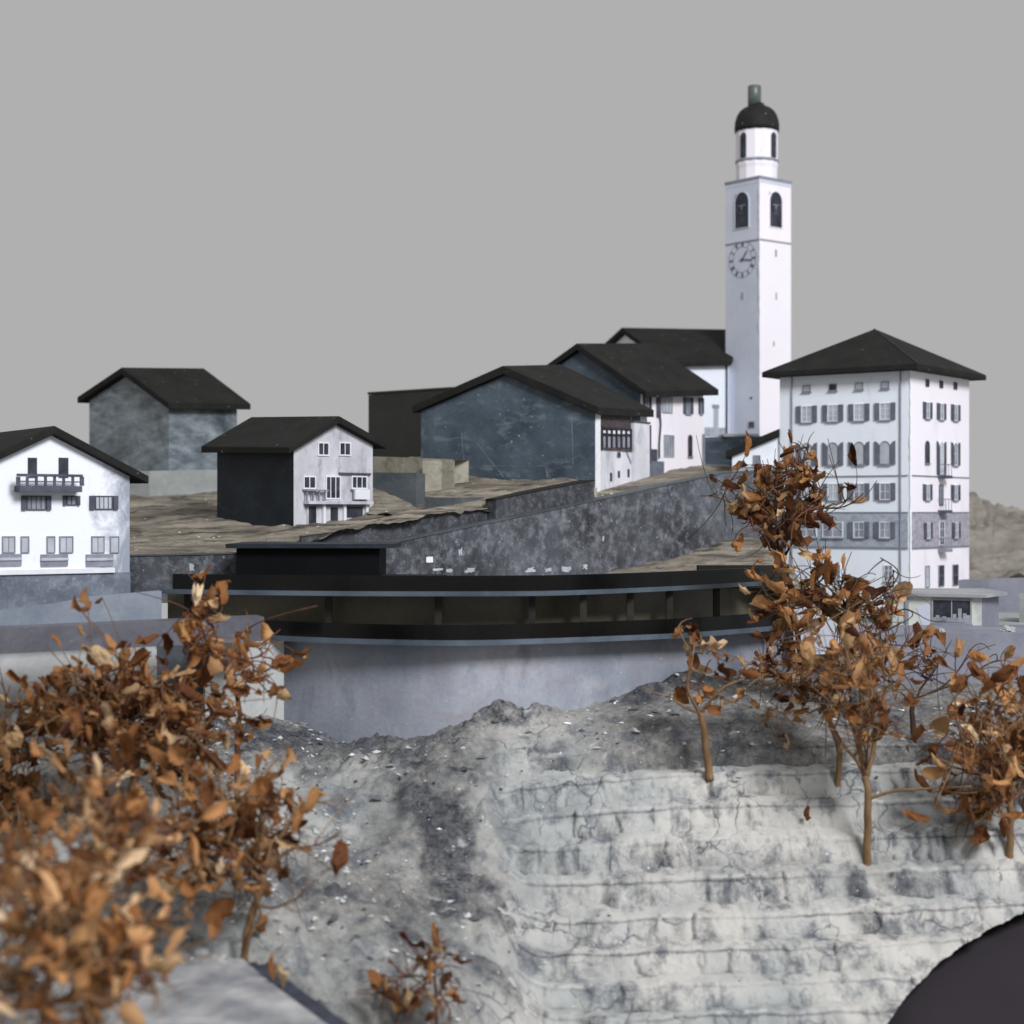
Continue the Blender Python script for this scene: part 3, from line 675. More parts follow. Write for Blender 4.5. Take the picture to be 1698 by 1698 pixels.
patch('right_hill', [
    [(1480, 770, 9.6), (1570, 792, 9.5), (1612, 812, 9.4), (1652, 838, 9.3), (1700, 848, 9.2), (1800, 850, 9.2), (1950, 860, 9.2)],
    [(1480, 860, 8.9), (1570, 868, 8.8), (1612, 872, 8.8), (1652, 880, 8.7), (1700, 890, 8.7), (1800, 895, 8.7), (1950, 900, 8.7)],
    [(1480, 915, 8.5), (1570, 920, 8.5), (1612, 925, 8.4), (1652, 928, 8.4), (1700, 930, 8.4), (1800, 935, 8.4), (1950, 940, 8.4)],
    [(1480, 975, 8.1), (1570, 972, 8.1), (1612, 970, 8.1), (1652, 968, 8.1), (1700, 966, 8.1), (1800, 970, 8.1), (1950, 970, 8.1)]], 'hill', 14, 14, .045, 5, 12)

mb = MB(); mb.box(.86, 3.6, 6.0, 8.4, -.50, -.432); tag(mb.build('forecourt', M['plinth'], None, (2.0, 7.0, -.432)), kind='structure')

# ------------------------------------------------------------------ palazzo
def dirs(deg):
    a = math.radians(deg); return Vector((-math.cos(a), math.sin(a))), Vector((math.sin(a), math.cos(a)))
def corner(px, Y): return Vector((XY(px, Y), Y))
def reach(C, d, px):
    k = (px - CX) / F
    return C + d * ((k * C.y - C.x) / (d.x - k * d.y))

def palazzo():
    l, r = dirs(37); C = corner(1510, 7.5)
    L = reach(C, l, 1293); R = reach(C, r, 1607); K = L + (R - C)
    z1 = ZY(613, 7.5); z0 = ZY(1010, 7.5)
    root = thing('palazzo', (C.x, C.y, z0), 'tall white six-storey block with shuttered windows and black hipped roof', 'building')
    mb = MB(); V = [Vector((p.x, p.y, z)) for z in (z0, z1) for p in (L, C, R, K)]
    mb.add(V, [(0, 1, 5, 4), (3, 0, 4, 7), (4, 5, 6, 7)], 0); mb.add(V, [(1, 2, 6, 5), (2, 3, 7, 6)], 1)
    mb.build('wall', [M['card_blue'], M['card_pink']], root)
    # hipped roof
    rb = MB(); ov = .062; cen = (C + K) / 2
    ec = [p + (p - cen).normalized() * ov * 1.41 for p in (L, C, R, K)]
    zt = ZY(546, cen.y); ze = z1 - .004
    lo = [Vector((p.x, p.y, ze)) for p in ec]; hi = [Vector((p.x, p.y, ze + .024)) for p in ec]
    ridge = (R - C).normalized() * .012
    a1 = Vector((cen.x - ridge.x, cen.y - ridge.y, zt)); a2 = Vector((cen.x + ridge.x, cen.y + ridge.y, zt))
    rb.add(lo + hi + [a1, a2], [(3, 2, 1, 0), (0, 1, 5, 4), (1, 2, 6, 5), (2, 3, 7, 6), (3, 0, 4, 7), (4, 5, 8), (5, 6, 9, 8), (6, 7, 9), (7, 4, 8, 9)])
    roof = rb.build('roof', M['roof'], root, bevel=.003)
    hb = MB()
    hb.tube([hi[1] + Vector((0, 0, .001)), a1], .0035, 6); hb.build('hip_seam', M['black'], roof)
    fl, fr = Face(L, C), Face(C, R)
    # masonry band, string courses, pipes, white cut edge
    for f, mt in ((fl, 'masonry_blue'), (fr, 'masonry_pink')):
        mbd = MB(); zt_, zb_ = ZY(851, 7.5), ZY(908, 7.5)
        f.box(mbd, .012 if f is fr else .0, f.L - (.012 if f is fl else .0), zb_, zt_, -.002, .003); mbd.build('masonry_band', M[mt], root)
        for y, h in ((788, .0035), (849.5, .004), (909.5, .004)):
            s = MB(); z = ZY(y, 7.5); f.box(s, .012 if f is fr else 0, f.L - (.012 if f is fl else 0), z - h / 2, z + h / 2, -.002, .006); s.build('string_course', M['trim'], root)
    for px in (1314, 1494):
        u = fl.u(px); s = MB(); s.tube([fl.pt(u, z0 + .05, .006), fl.pt(u, (z0 + z1) / 2, .0065), fl.pt(u, z1, .006)], .0032, 6); s.build('downpipe', M['trim'], root)
    rnd = random.Random(4); s = MB(); pts = []; rad = []
    for k in range(40):
        t = k / 39; pts.append(fl.pt(fl.L - .001 + rnd.uniform(-.0015, .0015), z0 + (z1 - z0 - .004) * t, .001 + rnd.uniform(-.001, .001))); rad.append(rnd.uniform(.0022, .0042))
    s.tube(pts, rad, 5); s.build('cut_edge', M['card_edge'], root)
    # left face windows (drawn positions follow the perspective of the face)
    cols = [1338, 1381.5, 1425, 1468]
    def sk(px): return (1510 - px) / 217.0            # 0 at corner, 1 at far left
    for k, c in enumerate(cols):
        t = sk(c); cy = lambda y: CY + (y - CY) * (1 + .0 * t)
        dy = lambda y: (CY - y) * .028 * (t - sk(1468)) / .6
        Y = lambda y: y + dy(y)
        window(fl, root, c - 6.5, Y(632.5), c + 6.5, Y(644), pane=['pane', 'pane_dark', 'pane', 'pane'][k], bars=(0, 0), frame='trim', fw=.0028)
        window(fl, root, c - 17, Y(668), c + 17, Y(696), shut=.235, pane='pane', bars=(1, 2))
        window(fl, root, c - 17, Y(731), c + 17, Y(770), shut=.235, arch=True, pane='pane', bars=(0, 0), frame='trim')
        window(fl, root, c - 17, Y(801), c + 17, Y(829), shut=.235, pane='pane_mid' if k > 1 else 'pane', bars=(1, 1))
        window(fl, root, c - 17, Y(865.5), c + 17, Y(892), shut=.235 if k > 1 else 0.0, pane='pane_mid', bars=(1, 1), base=.003)
        if k in (1, 3): window(fl, root, c - 2, Y(937), c + 13, Y(964), pane='pane_mid', bars=(1, 2))
    # right face windows
    cols = [1537, 1560, 1583.5]
    for k, c in enumerate(cols):
        dy = lambda y: y + (CY - y) * .030 * (c - 1537) / 46 * .75
        window(fr, root, c - 2.6, dy(629), c + 2.6, dy(641), pane='pane_dark', bars=(0, 0), frame='shutter_dark', fw=.002, sill=False)
        window(fr, root, c - 7, dy(667), c + 7, dy(694), shut=.25, shmat='shutter_dark', pane='pane_mid', bars=(1, 1), fw=.0028)
        if k == 0: window(fr, root, c - 3.4, dy(731), c + 3.4, dy(768), arch=True, pane='pane_dark', frame='shutter_dark', bars=(0, 0), fw=.002)
        elif k == 1: window(fr, root, c - 7.2, dy(731), c + 7.2, dy(786), arch=True, shut=.25, shmat='shutter_dark', pane='pane', bars=(1, 1), fw=.0028, sill=False)
        else: window(fr, root, c - 6.8, dy(731), c + 6.8, dy(770), arch=True, shut=.25, shmat='shutter_dark', pane='pane_mid', bars=(1, 1), fw=.0028)
        if k == 1: window(fr, root, c - 3.2, dy(803), c + 3.2, dy(838), pane='pane_mid', bars=(1, 2), frame='shutter_dark', fw=.002, sill=False)
        else: window(fr, root, c - 7, dy(803), c + 7, dy(829), shut=.25, shmat='shutter_dark', pane='pane_mid', bars=(1, 1), fw=.0028)
        if k == 1: window(fr, root, c - 4, dy(864), c + 4, dy(905), pane='pane_dark', bars=(1, 2), base=.003, sill=False)
        else: window(fr, root, c - 6.4, dy(867), c + 6.4, dy(893), shut=.24, shmat='shutter_dark', pane='pane_mid', bars=(1, 1), base=.003, fw=.0028)
        window(fr, root, c - (3.4 if k == 0 else 4.6), dy(938), c + (3.4 if k == 0 else 4.6), dy(974), pane='pane' if k == 0 else 'pane_dark', bars=(0, 1), frame='trim', sill=False)
    for y, dk in ((787, 1), (845, 1), (910, 0)):
        u = fr.u(1560); z = ZY(y + 1.5, 7.68); s = MB()
        fr.box(s, u - .036, u + .036, z - .012, z + .002, -.002, .042)
        bal = s.build('balcony', M['shutter_dark' if dk else 'trim'], root)
        for e in (-1, 0, 1):
            q = MB(); q.tube([fr.pt(u + e * .033, z + .002, .038), fr.pt(u + e * .033, z + .052, .038)], .0016, 5); q.build('baluster', M['trim'], bal)
        q = MB(); q.tube([fr.pt(u - .035, z + .052, .001), fr.pt(u - .034, z + .052, .038), fr.pt(u + .034, z + .052, .038), fr.pt(u + .035, z + .052, .001)], .002, 5); q.build('railing', M['trim'], bal)
    return fl
PAL_L = palazzo()

# annex lean-to beside the palazzo
def annex():
    f0 = PAL_L; A2 = f0.A + f0.n * -.02
    R = A2 + f0.d * .004; d = Vector((math.cos(math.radians(12)), -math.sin(math.radians(12))))
    L = reach(R, -d, 1214)
    b = Vector((-d.y, d.x)) * .3
    fa = Face(L, R)
    zl, zr_, z0 = ZY(757, L.y), ZY(722, R.y), ZY(905, L.y)
    root = thing('lean_to_annex', (L.x, L.y, z0), 'small white lean-to with sloping black roof against the tall block', 'building')
    mb = MB(); V = [Vector((p.x, p.y, z)) for p, z in ((L, z0), (R, z0), (R, zr_), (L, zl))]
    mb.prism(V, [p + Vector((b.x, b.y, 0)) for p in V]); mb.build('wall', M['card_blue'], root)
    s = MB(); fa.box(s, .0, fa.L, ZY(905, L.y), ZY(776, L.y), -.001, .003); s.build('masonry_base', M['masonry_blue'], root)
    t = MB(); fa.box(t, .0, fa.L, ZY(776, L.y), ZY(774, L.y), -.001, .006); t.build('string_course', M['trim'], root)
    r = MB(); e = Vector((d.x, d.y, 0)); sl = (zr_ - zl) / (R - L).length
    f = Vector((-b.x, -b.y, 0)).normalized() * .03; bk = Vector((b.x, b.y, 0))
    lo = Vector((L.x, L.y, zl + .002)) - (e + Vector((0, 0, sl))) * .028; hi = Vector((R.x, R.y, zr_ + .002)) - (e + Vector((0, 0, sl))) * .012
    up = Vector((0, 0, .034))
    r.hexa([lo + f, hi + f, hi + bk, lo + bk, lo + f + up, hi + f + up, hi + bk + up, lo + bk + up]); r.build('roof', M['roof'], root, bevel=.004)
    window(fa, root, 1249, 755, 1261, 769, pane='pane_mid', frame='trim', bars=(1, 0), fw=.0025)
annex()

# ------------------------------------------------------------------ bell tower
def tower():
    l, r = dirs(51); C = corner(1259.5, 9.0); s_ = .249
    L, R = C + l * s_, C + r * s_; K = C + (l + r) * s_
    z0, z1 = ZY(745, 9.0), ZY(292, 9.0)
    root = thing('bell_tower', (C.x, C.y, z0), 'tall white square bell tower with clock, round lantern and black dome', 'tower')
    mb = MB(); V = [Vector((p.x, p.y, z)) for z in (z0, z1) for p in (L, C, R, K)]
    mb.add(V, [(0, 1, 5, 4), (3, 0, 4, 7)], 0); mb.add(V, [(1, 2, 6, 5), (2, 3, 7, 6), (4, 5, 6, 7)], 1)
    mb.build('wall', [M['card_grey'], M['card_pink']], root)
    fl, fr = Face(L, C), Face(C, R)
    # cornice: a ring, top plate
    for a, b, o, mt in ((302, 296, .0015, 'trim_soft'), (295.5, 291, .004, 'trim')):
        c = MB(); q = [L + (l - r) * o, C - (l + r) * o, R + (r - l) * o, K + (l + r) * o]
        za, zb = ZY(a, 9.0), ZY(b, 9.0)
        c.hexa([Vector((p.x, p.y, za)) for p in q] + [Vector((p.x, p.y, zb)) for p in q]); c.build('cornice', M.get(mt, M['card_grey']), root)
    for f in (fl, fr):
        s = MB(); z = ZY(396.5, 9.0); f.box(s, 0, f.L, z - .004, z + .003, -.002, .004); s.build('string_course', M['trim'], root)
    # corner edge
    rnd = random.Random(9); s = MB(); pts = []; rad = []
    for k in range(60):
        t = k / 59; pts.append(Vector((C.x + rnd.uniform(-.001, .001), C.y - .0005 + rnd.uniform(-.001, .001), z0 + (z1 - z0) * t))); rad.append(rnd.uniform(.0015, .0062) if t > .35 else rnd.uniform(.001, .003))
    s.tube(pts, rad, 5); s.build('cut_edge', M['card_edge'], root)
    # bell openings
    for f, a in ((fl, (1219, 319, 1242, 378)), (fr, (1276, 318, 1296, 377))):
        u0, u1, zb, zt = f.rect(*a)
        w = MB(); f.poly(w, arch_pts(u0, u1, zb, zt, 12), -.003, .0015)
        op = w.build('bell_opening', M['pane_dark'], root)
        w = MB(); out = arch_pts(u0 - .004, u1 + .004, zb - .004, zt + .004, 12); inn = arch_pts(u0, u1, zb, zt, 12)
        for i in range(len(out)):
            j = (i + 1) % len(out)
            w.prism([f.pt(*out[i], .005), f.pt(*out[j], .005), f.pt(*inn[j], .005), f.pt(*inn[i], .005)], [f.pt(*out[i], -.001), f.pt(*out[j], -.001), f.pt(*inn[j], -.001), f.pt(*inn[i], -.001)])
        w.build('arch_frame', M['card_pink' if f is fr else 'card_grey'], op)
        um = (u0 + u1) / 2; zm = zb + (zt - zb) * .52
        w = MB(); bell = [(-.004, .018), (.004, .018), (.008, .008), (.010, -.012), (.017, -.028), (-.017, -.028), (-.010, -.012), (-.008, .008)]
        f.poly(w, [(um + a_, zm + b_) for a_, b_ in bell], .0005, .004); w.build('bell', M['shutter_dark'], op)
        w = MB(); f.box(w, um - .024, um + .024, zm + .018, zm + .023, .0005, .004); f.box(w, um - .004, um + .004, zm + .0, zm + .018, .0005, .0046); w.build('bell_yoke', M['trim'], op)
        w = MB(); f.box(w, um + .002 - .05, um + .010 - .05, zt - .012, zt - .004, -.002, .002)
        f.box(w, um - .004 - .05, um + .004 - .05, zt - .022, zt - .016, -.002, .002); w.build('wall_tie', M['trim'], root)
    # slits and small windows
    for f, px, py, w_, h_, mt in ((fr, 1286.5, 420, 1.2, 12, 'trim'), (fl, 1231, 491, 1.4, 12, 'trim'), (fr, 1287, 491, .9, 12, 'trim'), (fl, 1245.5, 660, 2, 3.5, 'shutter_dark'), (fr, 1283, 570, .9, 8, 'trim')):
        s = MB(); f.box(s, *f.rect(px - w_, py - h_ / 2, px + w_, py + h_ / 2), -.002, .0015); s.build('slit', M[mt], root)
    window(fl, root, 1242, 699, 1251.5, 709, pane='pane_dark', frame='trim', bars=(1, 0), fw=.002, sill=False)
    # clock
    u0 = fl.u(1231.5); zc = ZY(430, 9.09); ru = (fl.u(1254) - fl.u(1210)) / 2; rz = 30.5 / F * 9.09
    R1 = (ru + rz) / 2
    def ring(mb, a, b, o0=-.001, o1=.0022, n=48):
        for k in range(n):
            t0, t1 = 2 * math.pi * k / n, 2 * math.pi * (k + 1) / n
            p = [(u0 + a * math.cos(t0), zc + a * math.sin(t0)), (u0 + a * math.cos(t1), zc + a * math.sin(t1)), (u0 + b * math.cos(t1), zc + b * math.sin(t1)), (u0 + b * math.cos(t0), zc + b * math.sin(t0))]
            fl.poly(mb, p, o0, o1)
    ck = MB(); ring(ck, R1 - .0014, R1); ring(ck, R1 * .70 - .0011, R1 * .70)
    clock = ck.build('clock_face', M['trim'], root)
    glyph = {'I': [((0, -1), (0, 1))], 'V': [((-.5, 1), (0, -1)), ((.5, 1), (0, -1))], 'X': [((-.55, 1), (.55, -1)), ((.55, 1), (-.55, -1))]}
    for h, txt in enumerate(['XII', 'I', 'II', 'III', 'IIII', 'V', 'VI', 'VII', 'VIII', 'IX', 'X', 'XI']):
        nb = MB(); ang = math.pi / 2 - h * math.pi / 6; hh = R1 * .125; ad = {'I': .42, 'V': 1.0, 'X': 1.05}
        wtot = sum(ad[c_] for c_ in txt); x = -wtot / 2
        er = Vector((math.cos(ang), math.sin(ang))); et = Vector((math.sin(ang), -math.cos(ang)))
        for c_ in txt:
            cx_ = x + ad[c_] / 2; x += ad[c_]
            for (a0, a1), (b0, b1) in glyph[c_]:
                p = er * (R1 * .85 + a1 * hh) + et * (cx_ + a0 * .8) * hh * .72; q = er * (R1 * .85 + b1 * hh) + et * (cx_ + b0 * .8) * hh * .72
                dd = (q - p).normalized(); nn = Vector((-dd.y, dd.x)) * .0009
                fl.poly(nb, [(u0 + w.x, zc + w.y) for w in (p - nn, q - nn, q + nn, p + nn)], -.001, .0026)
        nb.build('numeral', M['shutter'], clock)
    for ang, ln, wd, o in ((math.radians(90 - 38), R1 * .60, .0042, .004), (math.radians(-8), R1 * .80, .0032, .0055)):
        hb = MB(); e = Vector((math.cos(ang), math.sin(ang))); n_ = Vector((-e.y, e.x))
        pts = [-e * .016 - n_ * wd * .5, e * ln * .75 - n_ * wd * .8, e * ln, e * ln * .75 + n_ * wd * .8, -e * .016 + n_ * wd * .5]
        fl.poly(hb, [(u0 + p.x, zc + p.y) for p in pts], o - .003, o); hb.build('clock_hand', M['black'], clock)
    hub = MB(); fl.poly(hub, [(u0 + .006 * math.cos(k * .785), zc + .006 * math.sin(k * .785)) for k in range(8)], .0, .007); hub.build('clock_hub', M['black'], clock)
    # lantern, dome, tube
    cen = (L + R) / 2; Yc = cen.y; sc = Yc / F
    cx = XY(1255, Yc); ctr = (cx, Yc)
    zz = lambda y: ZY(y, Yc)
    rr = 35.5 * sc
    d = MB(); d.lathe(ctr, [(rr * .965, z1 + .0005), (rr * .965, zz(282)), (rr * 1.0, zz(276)), (rr * 1.0, zz(270)), (rr * .985, zz(268.5)), (rr * .985, zz(216))], 14)
    drum = d.build('lantern', M['card_pink'], root, smooth=False)
    g = MB(); g.lathe(ctr, [(rr * .99, zz(272)), (rr * 1.012, zz(271)), (rr * 1.012, zz(268)), (rr * .99, zz(267))], 28); g.build('ring_moulding', M['trim'], drum, smooth=True)
    for ang in (-90 - 47, -90 + 43, -90 + 133, -90 - 137):
        a = math.radians(ang); dv = Vector((math.cos(a), math.sin(a))); tv = Vector((-dv.y, dv.x))
        o = Vector(ctr) + dv * rr * .967 - tv * .05
        ff = Face((o.x, o.y), (o.x + tv.x * .1, o.y + tv.y * .1))
        if ff.n.dot(dv) < 0: ff.n = -ff.n
        w = MB(); ff.poly(w, arch_pts(.05 - .0185, .05 + .0185, zz(266), zz(225), 10), -.02, .006); w.build('lantern_opening', M['pane_dark'], drum)
    dm = MB(); dm.lathe(ctr, [(rr * 1.03, zz(219.5)), (rr * 1.04, zz(212)), (rr * 1.02, zz(203)), (rr * .94, zz(193)), (rr * .80, zz(185)), (rr * .62, zz(180)), (rr * .45, zz(177.5)), (rr * .36, zz(175)), (rr * .32, zz(172))], 40)
    dm.build('dome', M['dome'], root, smooth=True)
    pc = (XY(1251, Yc), Yc); rp = 11 * sc
    pm = MB(); pm.lathe(pc, [(rp, zz(178)), (rp, zz(144)), (rp * .9, zz(142.5))], 28); pm.build('finial_tube', M['pipe'], root, smooth=True)
tower()

# ------------------------------------------------------------------ church behind the tower
def church():
    A = corner(1112, 8.95); D = corner(1205.5, 9.12)
    B = A + Vector((-.40, .95)); C = D + Vector((.30, 1.0))
    zs = lambda p, y: ZY(y, p.y)
    root = thing('church_nave', (A.x, A.y, ZY(735, 9)), 'white church nave with long black gabled roof joined to the bell tower', 'church')
    ze = [zs(B, 612), zs(A, 606), zs(D, 603), zs(C, 612)]
    mid = (A + B) / 2; mid2 = (C + D) / 2
    gable_shell(root, (B, A, D, C), ze, (ZY(553, mid.y), ZY(556, mid2.y)), ZY(735, 9), ['card_blue'], (0, 0, 0, 0), ovg=.03, ove=.04, t=.028)
    f = Face(A, D)
    s = MB(); u = f.L - .006; s.tube([f.pt(u, ZY(722, D.y), .005), f.pt(u, ZY(603, D.y), .005)], .006, 6); s.build('downpipe', M['shutter_dark'], root)
    f.part('niche', root, 1183, 673, 1191, 722, .002, M['pane'])
    f.part('lintel', root, 1181, 671, 1192, 677, .004, M['trim'])
    f.part('plinth_stain', root, 1168, 709, 1206, 724, .0015, M['masonry_blue'])
    # dark terrace wall in front
    ob = wall_strip('terrace_wall', 'dark blue terrace wall at the foot of the bell tower', [(1150, 726, 790, 8.42), (1235, 723, 790, 8.35), (1262, 723, 790, 8.40)], 'navy', .35, extra=.1)
    m_ = MB(); a, b = P(1200, 722, 8.37), P(1258, 722.5, 8.39)
    for p in (a, b): p.z += .0
    m_.hexa([a + Vector((0, -.012, -.006)), b + Vector((0, -.012, -.006)), b + Vector((0, .2, -.006)), a + Vector((0, .2, -.006)), a + Vector((0, -.012, .008)), b + Vector((0, -.012, .008)), b + Vector((0, .2, .008)), a + Vector((0, .2, .008))])
    m_.build('coping', M['pier'], ob)
church()

# ------------------------------------------------------------------ middle houses
def navy_white_house():            # behind the big blue gable
    l, r = dirs(40); C = corner(1062, 7.9)
    D = reach(C, r, 1166); G = C + l * .71; K = G + (D - C)
    root = thing('stepped_house', (C.x, C.y, ZY(820, 7.9)), 'white fronted house with navy gable and black roof, right of the large blue gable', 'house')
    mid = (C + G) / 2; mk = (D + K) / 2
    gable_shell(root, (G, C, D, K), [ZY(648, G.y), ZY(650, C.y), ZY(645, D.y), ZY(648, K.y)], (ZY(582, mid.y), ZY(579, mk.y)), ZY(830, 7.9), ['navy', 'card_pink'], (0, 1, 1, 0), ovg=.03, ove=.055, t=.03, ovb=.055)
    f = Face(C, D)
    window(f, root, 1066, 652, 1079, 678, pane='pane_mid', frame='black', bars=(1, 1), shut=.2, shmat='shutter_dark', fw=.003)
    window(f, root, 1097, 658, 1114, 685, pane='pane', frame='pane_mid', bars=(2, 0), sill=False)
    window(f, root, 1132.5, 659, 1148, 686, pane='pane_mid', frame='trim', bars=(1, 1), shut=.24, shmat='shutter_dark', fw=.0028)
    window(f, root, 1158, 660, 1165.5, 686, pane='pane_mid', frame='trim', bars=(0, 0), shut=.27, shmat='shutter_dark', fw=.002)
    window(f, root, 1100, 721, 1117, 758, pane='pane_mid', frame='pane', bars=(3, 0), sill=False)
    window(f, root, 1140.5, 721, 1147, 757, arch=True, pane='pane_dark', frame='shutter_dark', bars=(0, 0), fw=.002)
    window(f, root, 1103, 789, 1119, 797, pane='pane_mid', frame='trim', bars=(3, 0), sill=False)
    f.part('door', root, 1074, 705, 1079, 748, .004, M['pane_dark'])
    f.part('drain_box', root, 1088, 646, 1094, 692, .008, M['shutter_dark'])
    s = MB(); s.tube([f.pt(f.u(1092), f.z(1092, 690), .009), f.pt(f.u(1093.5), f.z(1093, 703), .008), f.pt(f.u(1091), f.z(1091, 735), .008), f.pt(f.u(1091), f.z(1091, 760), .008)], .0045, 6); s.build('downpipe', M['shutter_dark'], root)
    f.part('stone_stair', root, 1076, 765, 1095, 806, .022, M['stone_print'])
    f.part('planter', root, 1074, 745, 1085, 766, .018, M['shutter_dark'])
    f.part('corner_post', root, 1164, 720, 1167.5, 774, .006, M['trim'])
navy_white_house()

def big_blue_house():
    l, r = dirs(30); C = corner(987, 7.2)
    D = reach(C, r, 1073); G = reach(C, l, 698); K = G + (D - C)
    root = thing('blue_gable_house', (C.x, C.y, ZY(860, 7.2)), 'large house with scratched navy blue gable wall and brown timber loggia', 'house')
    mid = (C + G) / 2; mk = (D + K) / 2
    gable_shell(root, (G, C, D, K), [ZY(682, G.y), ZY(685, C.y), ZY(688, D.y), ZY(682, K.y)], (ZY(622, mid.y), ZY(618, mk.y)), ZY(850, 7.2), ['navy', 'card_old'], (0, 1, 1, 0), ovg=.025, ove=.03, t=.034, ovb=.01)
    f = Face(C, D)
    f.part('corner_strip', root, 988, 683, 994.5, 828, .004, M['card_edge'])
    log = f.part('loggia', root, 996, 684, 1046, 746, .002, M['brown_print'])
    q = f.part('loggia_beam', log, 996, 709, 1046, 712.5, .007, M['black'])
    for k in range(7):
        px = 997 + k * 8.0
        f.part('loggia_post', log, px - 1.1, 712.5, px + 1.1, 746, .007, M['black'])
    for k in range(6):
        px = 1001 + k * 8.0
        f.part('loggia_panel', log, px - 2, 714, px + 2, 719.5, .004, M['frame'])
        f.part('loggia_panel', log, px - 2, 724, px + 2, 742, .004, M['pane_mid'])
    f.part('loggia_beam', log, 996, 720, 1046, 722, .0075, M['black'])
    f.part('loggia_beam', log, 996, 743.5, 1046, 746.5, .0085, M['brown_print'])
    f.part('side_opening', root, 1047.5, 681, 1061, 699, .002, M['pane_dark'])
    # projecting white wing
    w = MB(); a = f.u(1046); f.box(w, a, f.u(1072), ZY(850, 7.4), f.z(1060, 702), -.01, .016); wing = w.build('wing', M['card_old'], root)
    w = MB(); f.box(w, a - .003, f.u(1072) + .003, f.z(1060, 702) + .0005, f.z(1060, 699), -.01, .02); w.build('wing_coping', M['shutter_dark'], wing)
    window(f, root, 1022.5, 749, 1028, 758.5, arch=True, pane='pane_dark', frame='trim', bars=(0, 0), fw=.0018, sill=False)
    for px, y0, y1 in ((1013, 784, 798), (1026, 781, 792), (1042, 778, 791)):
        f.part('slit', root, px - 1.6, y0, px + 1.6, y1, .002, M['pane_dark'])
    q = MB(); f.poly(q, [(f.u(1036), f.z(1036, 747)), (f.u(1039), f.z(1039, 747)), (f.u(1046), f.z(1046, 765)), (f.u(1046), f.z(1046, 771))], -.001, .0018); q.build('diagonal_stain', M['trim'], root)
    # long scratches on the gable
    g = Face(G, C); rnd = random.Random(3)
    for (x0, y0, x1, y1) in ((715, 728, 765, 726), (765, 715, 770, 775), (790, 735, 835, 790), (770, 775, 905, 772), (905, 772, 908, 790), (735, 775, 775, 778), (830, 740, 850, 735), (880, 700, 890, 702), (948, 690, 950, 770)):
        q = MB(); n = 5; pts = [g.pt(g.u(x0 + (x1 - x0) * k / n), g.z(x0 + (x1 - x0) * k / n, y0 + (y1 - y0) * k / n + rnd.uniform(-1.5, 1.5)), .0004) for k in range(n + 1)]
        q.tube(pts, [rnd.uniform(.0004, .0013) for _ in pts], 4); q.build('scratch', M['slate_light'], root)
M['slate_light'] = surf('pale_blue_scratch', (0.16, 0.20, 0.24), (0.28, 0.32, 0.36), 30, 0.6, bumps=0)
big_blue_house()

def dark_shed():
    root = thing('dark_shed', P(650, 758, 8.35), 'plain dark block behind the left end of the navy gable', 'shed')
    mb = MB()
    a, b = P(611, 775, 8.35), P(800, 775, 8.55); bk = Vector((.12, .5, 0))
    ta, tb = P(611, 655, 8.35), P(800, 643, 8.55)
    mb.hexa([a, b, b + bk, a + bk, ta, tb, tb + bk + Vector((0, 0, .03)), ta + bk + Vector((0, 0, .03))]); mb.build('wall', M['dark_board'], root)
    r = MB(); u = Vector((0, 0, .012)); e = Vector((-.004, -.006, .0015))
    r.hexa([ta + e, tb + e, tb + bk + Vector((0, 0, .033)), ta + bk + Vector((0, 0, .033)), ta + e + u, tb + e + u, tb + bk + u + Vector((0, 0, .033)), ta + bk + u + Vector((0, 0, .033))]); r.build('roof', M['roof'], root)
dark_shed()

def gable_cottage():               # white facade with dark side, centre left
    C = corner(487, 6.5); l = Vector((-.766, .643)); r = Vector((.643, .766))
    R = reach(C, r, 618); L = reach(C, l, 360); K = L + (R - C)
    root = thing('gable_cottage', (C.x, C.y, ZY(890, 6.5)), 'small house with stained white gable front and blue-black side wall', 'house')
    mid = (C + R) / 2; mk = (L + K) / 2
    gable_shell(root, (C, R, K, L), [ZY(744, C.y), ZY(738, R.y), ZY(738, K.y), ZY(742, L.y)], (ZY(703, mid.y), ZY(703, mk.y)), ZY(900, 6.5), ['card_stain', 'ink'], (0, 1, 1, 1), ovg=.03, ove=.05, t=.026, ovb=.04)
    f = Face(C, R)
    kw = dict(fw=.0055)
    window(f, root, 526, 733, 545, 756, pane='pane_dark', bars=(1, 0), sill=False, **kw)
    window(f, root, 561.5, 733, 581, 756, pane='pane_dark', bars=(1, 0), sill=False, **kw)
    window(f, root, 502, 789, 523, 811, pane='pane_dark', bars=(1, 0), **kw)
    window(f, root, 539, 789, 564, 828, pane='pane_dark', bars=(2, 0), sill=False, **kw)
    window(f, root, 582, 789, 608, 811, pane='pane_dark', bars=(2, 0), **kw)
    f.part('awning_rail', root, 561, 784, 613, 787, .01, M['shutter_dark'])
    s = MB(); f.box(s, *f.rect(503, 831, 611, 836), -.002, .03); bal = s.build('balcony', M['card_stain'], root)
    f.part('hanging_cloth', root, 583, 811.5, 607, 828, .022, M['frame'], o0=.012)
    for px in (504, 514, 524, 534): f.part('baluster', bal, px - .8, 814, px + .8, 831.5, .02, M['trim'], o0=.014)
    f.part('railing', bal, 502, 812, 538, 814.5, .026, M['trim'], o0=.012)
    for px, a, b in ((518, 840, 868), (554, 841, 866), (588, 840, 858)):
        w = 6 if px < 570 else 13
        f.part('opening', root, px - w, a, px + w, b, .002, M['pane_dark'])
    for px in (535, 569, 606): f.part('post', root, px - 2, 836, px + 2, 868, .012, M['frame'])
    f.part('shadow_band', root, 503, 836.5, 611, 840, .0035, M['trim'])
gable_cottage()

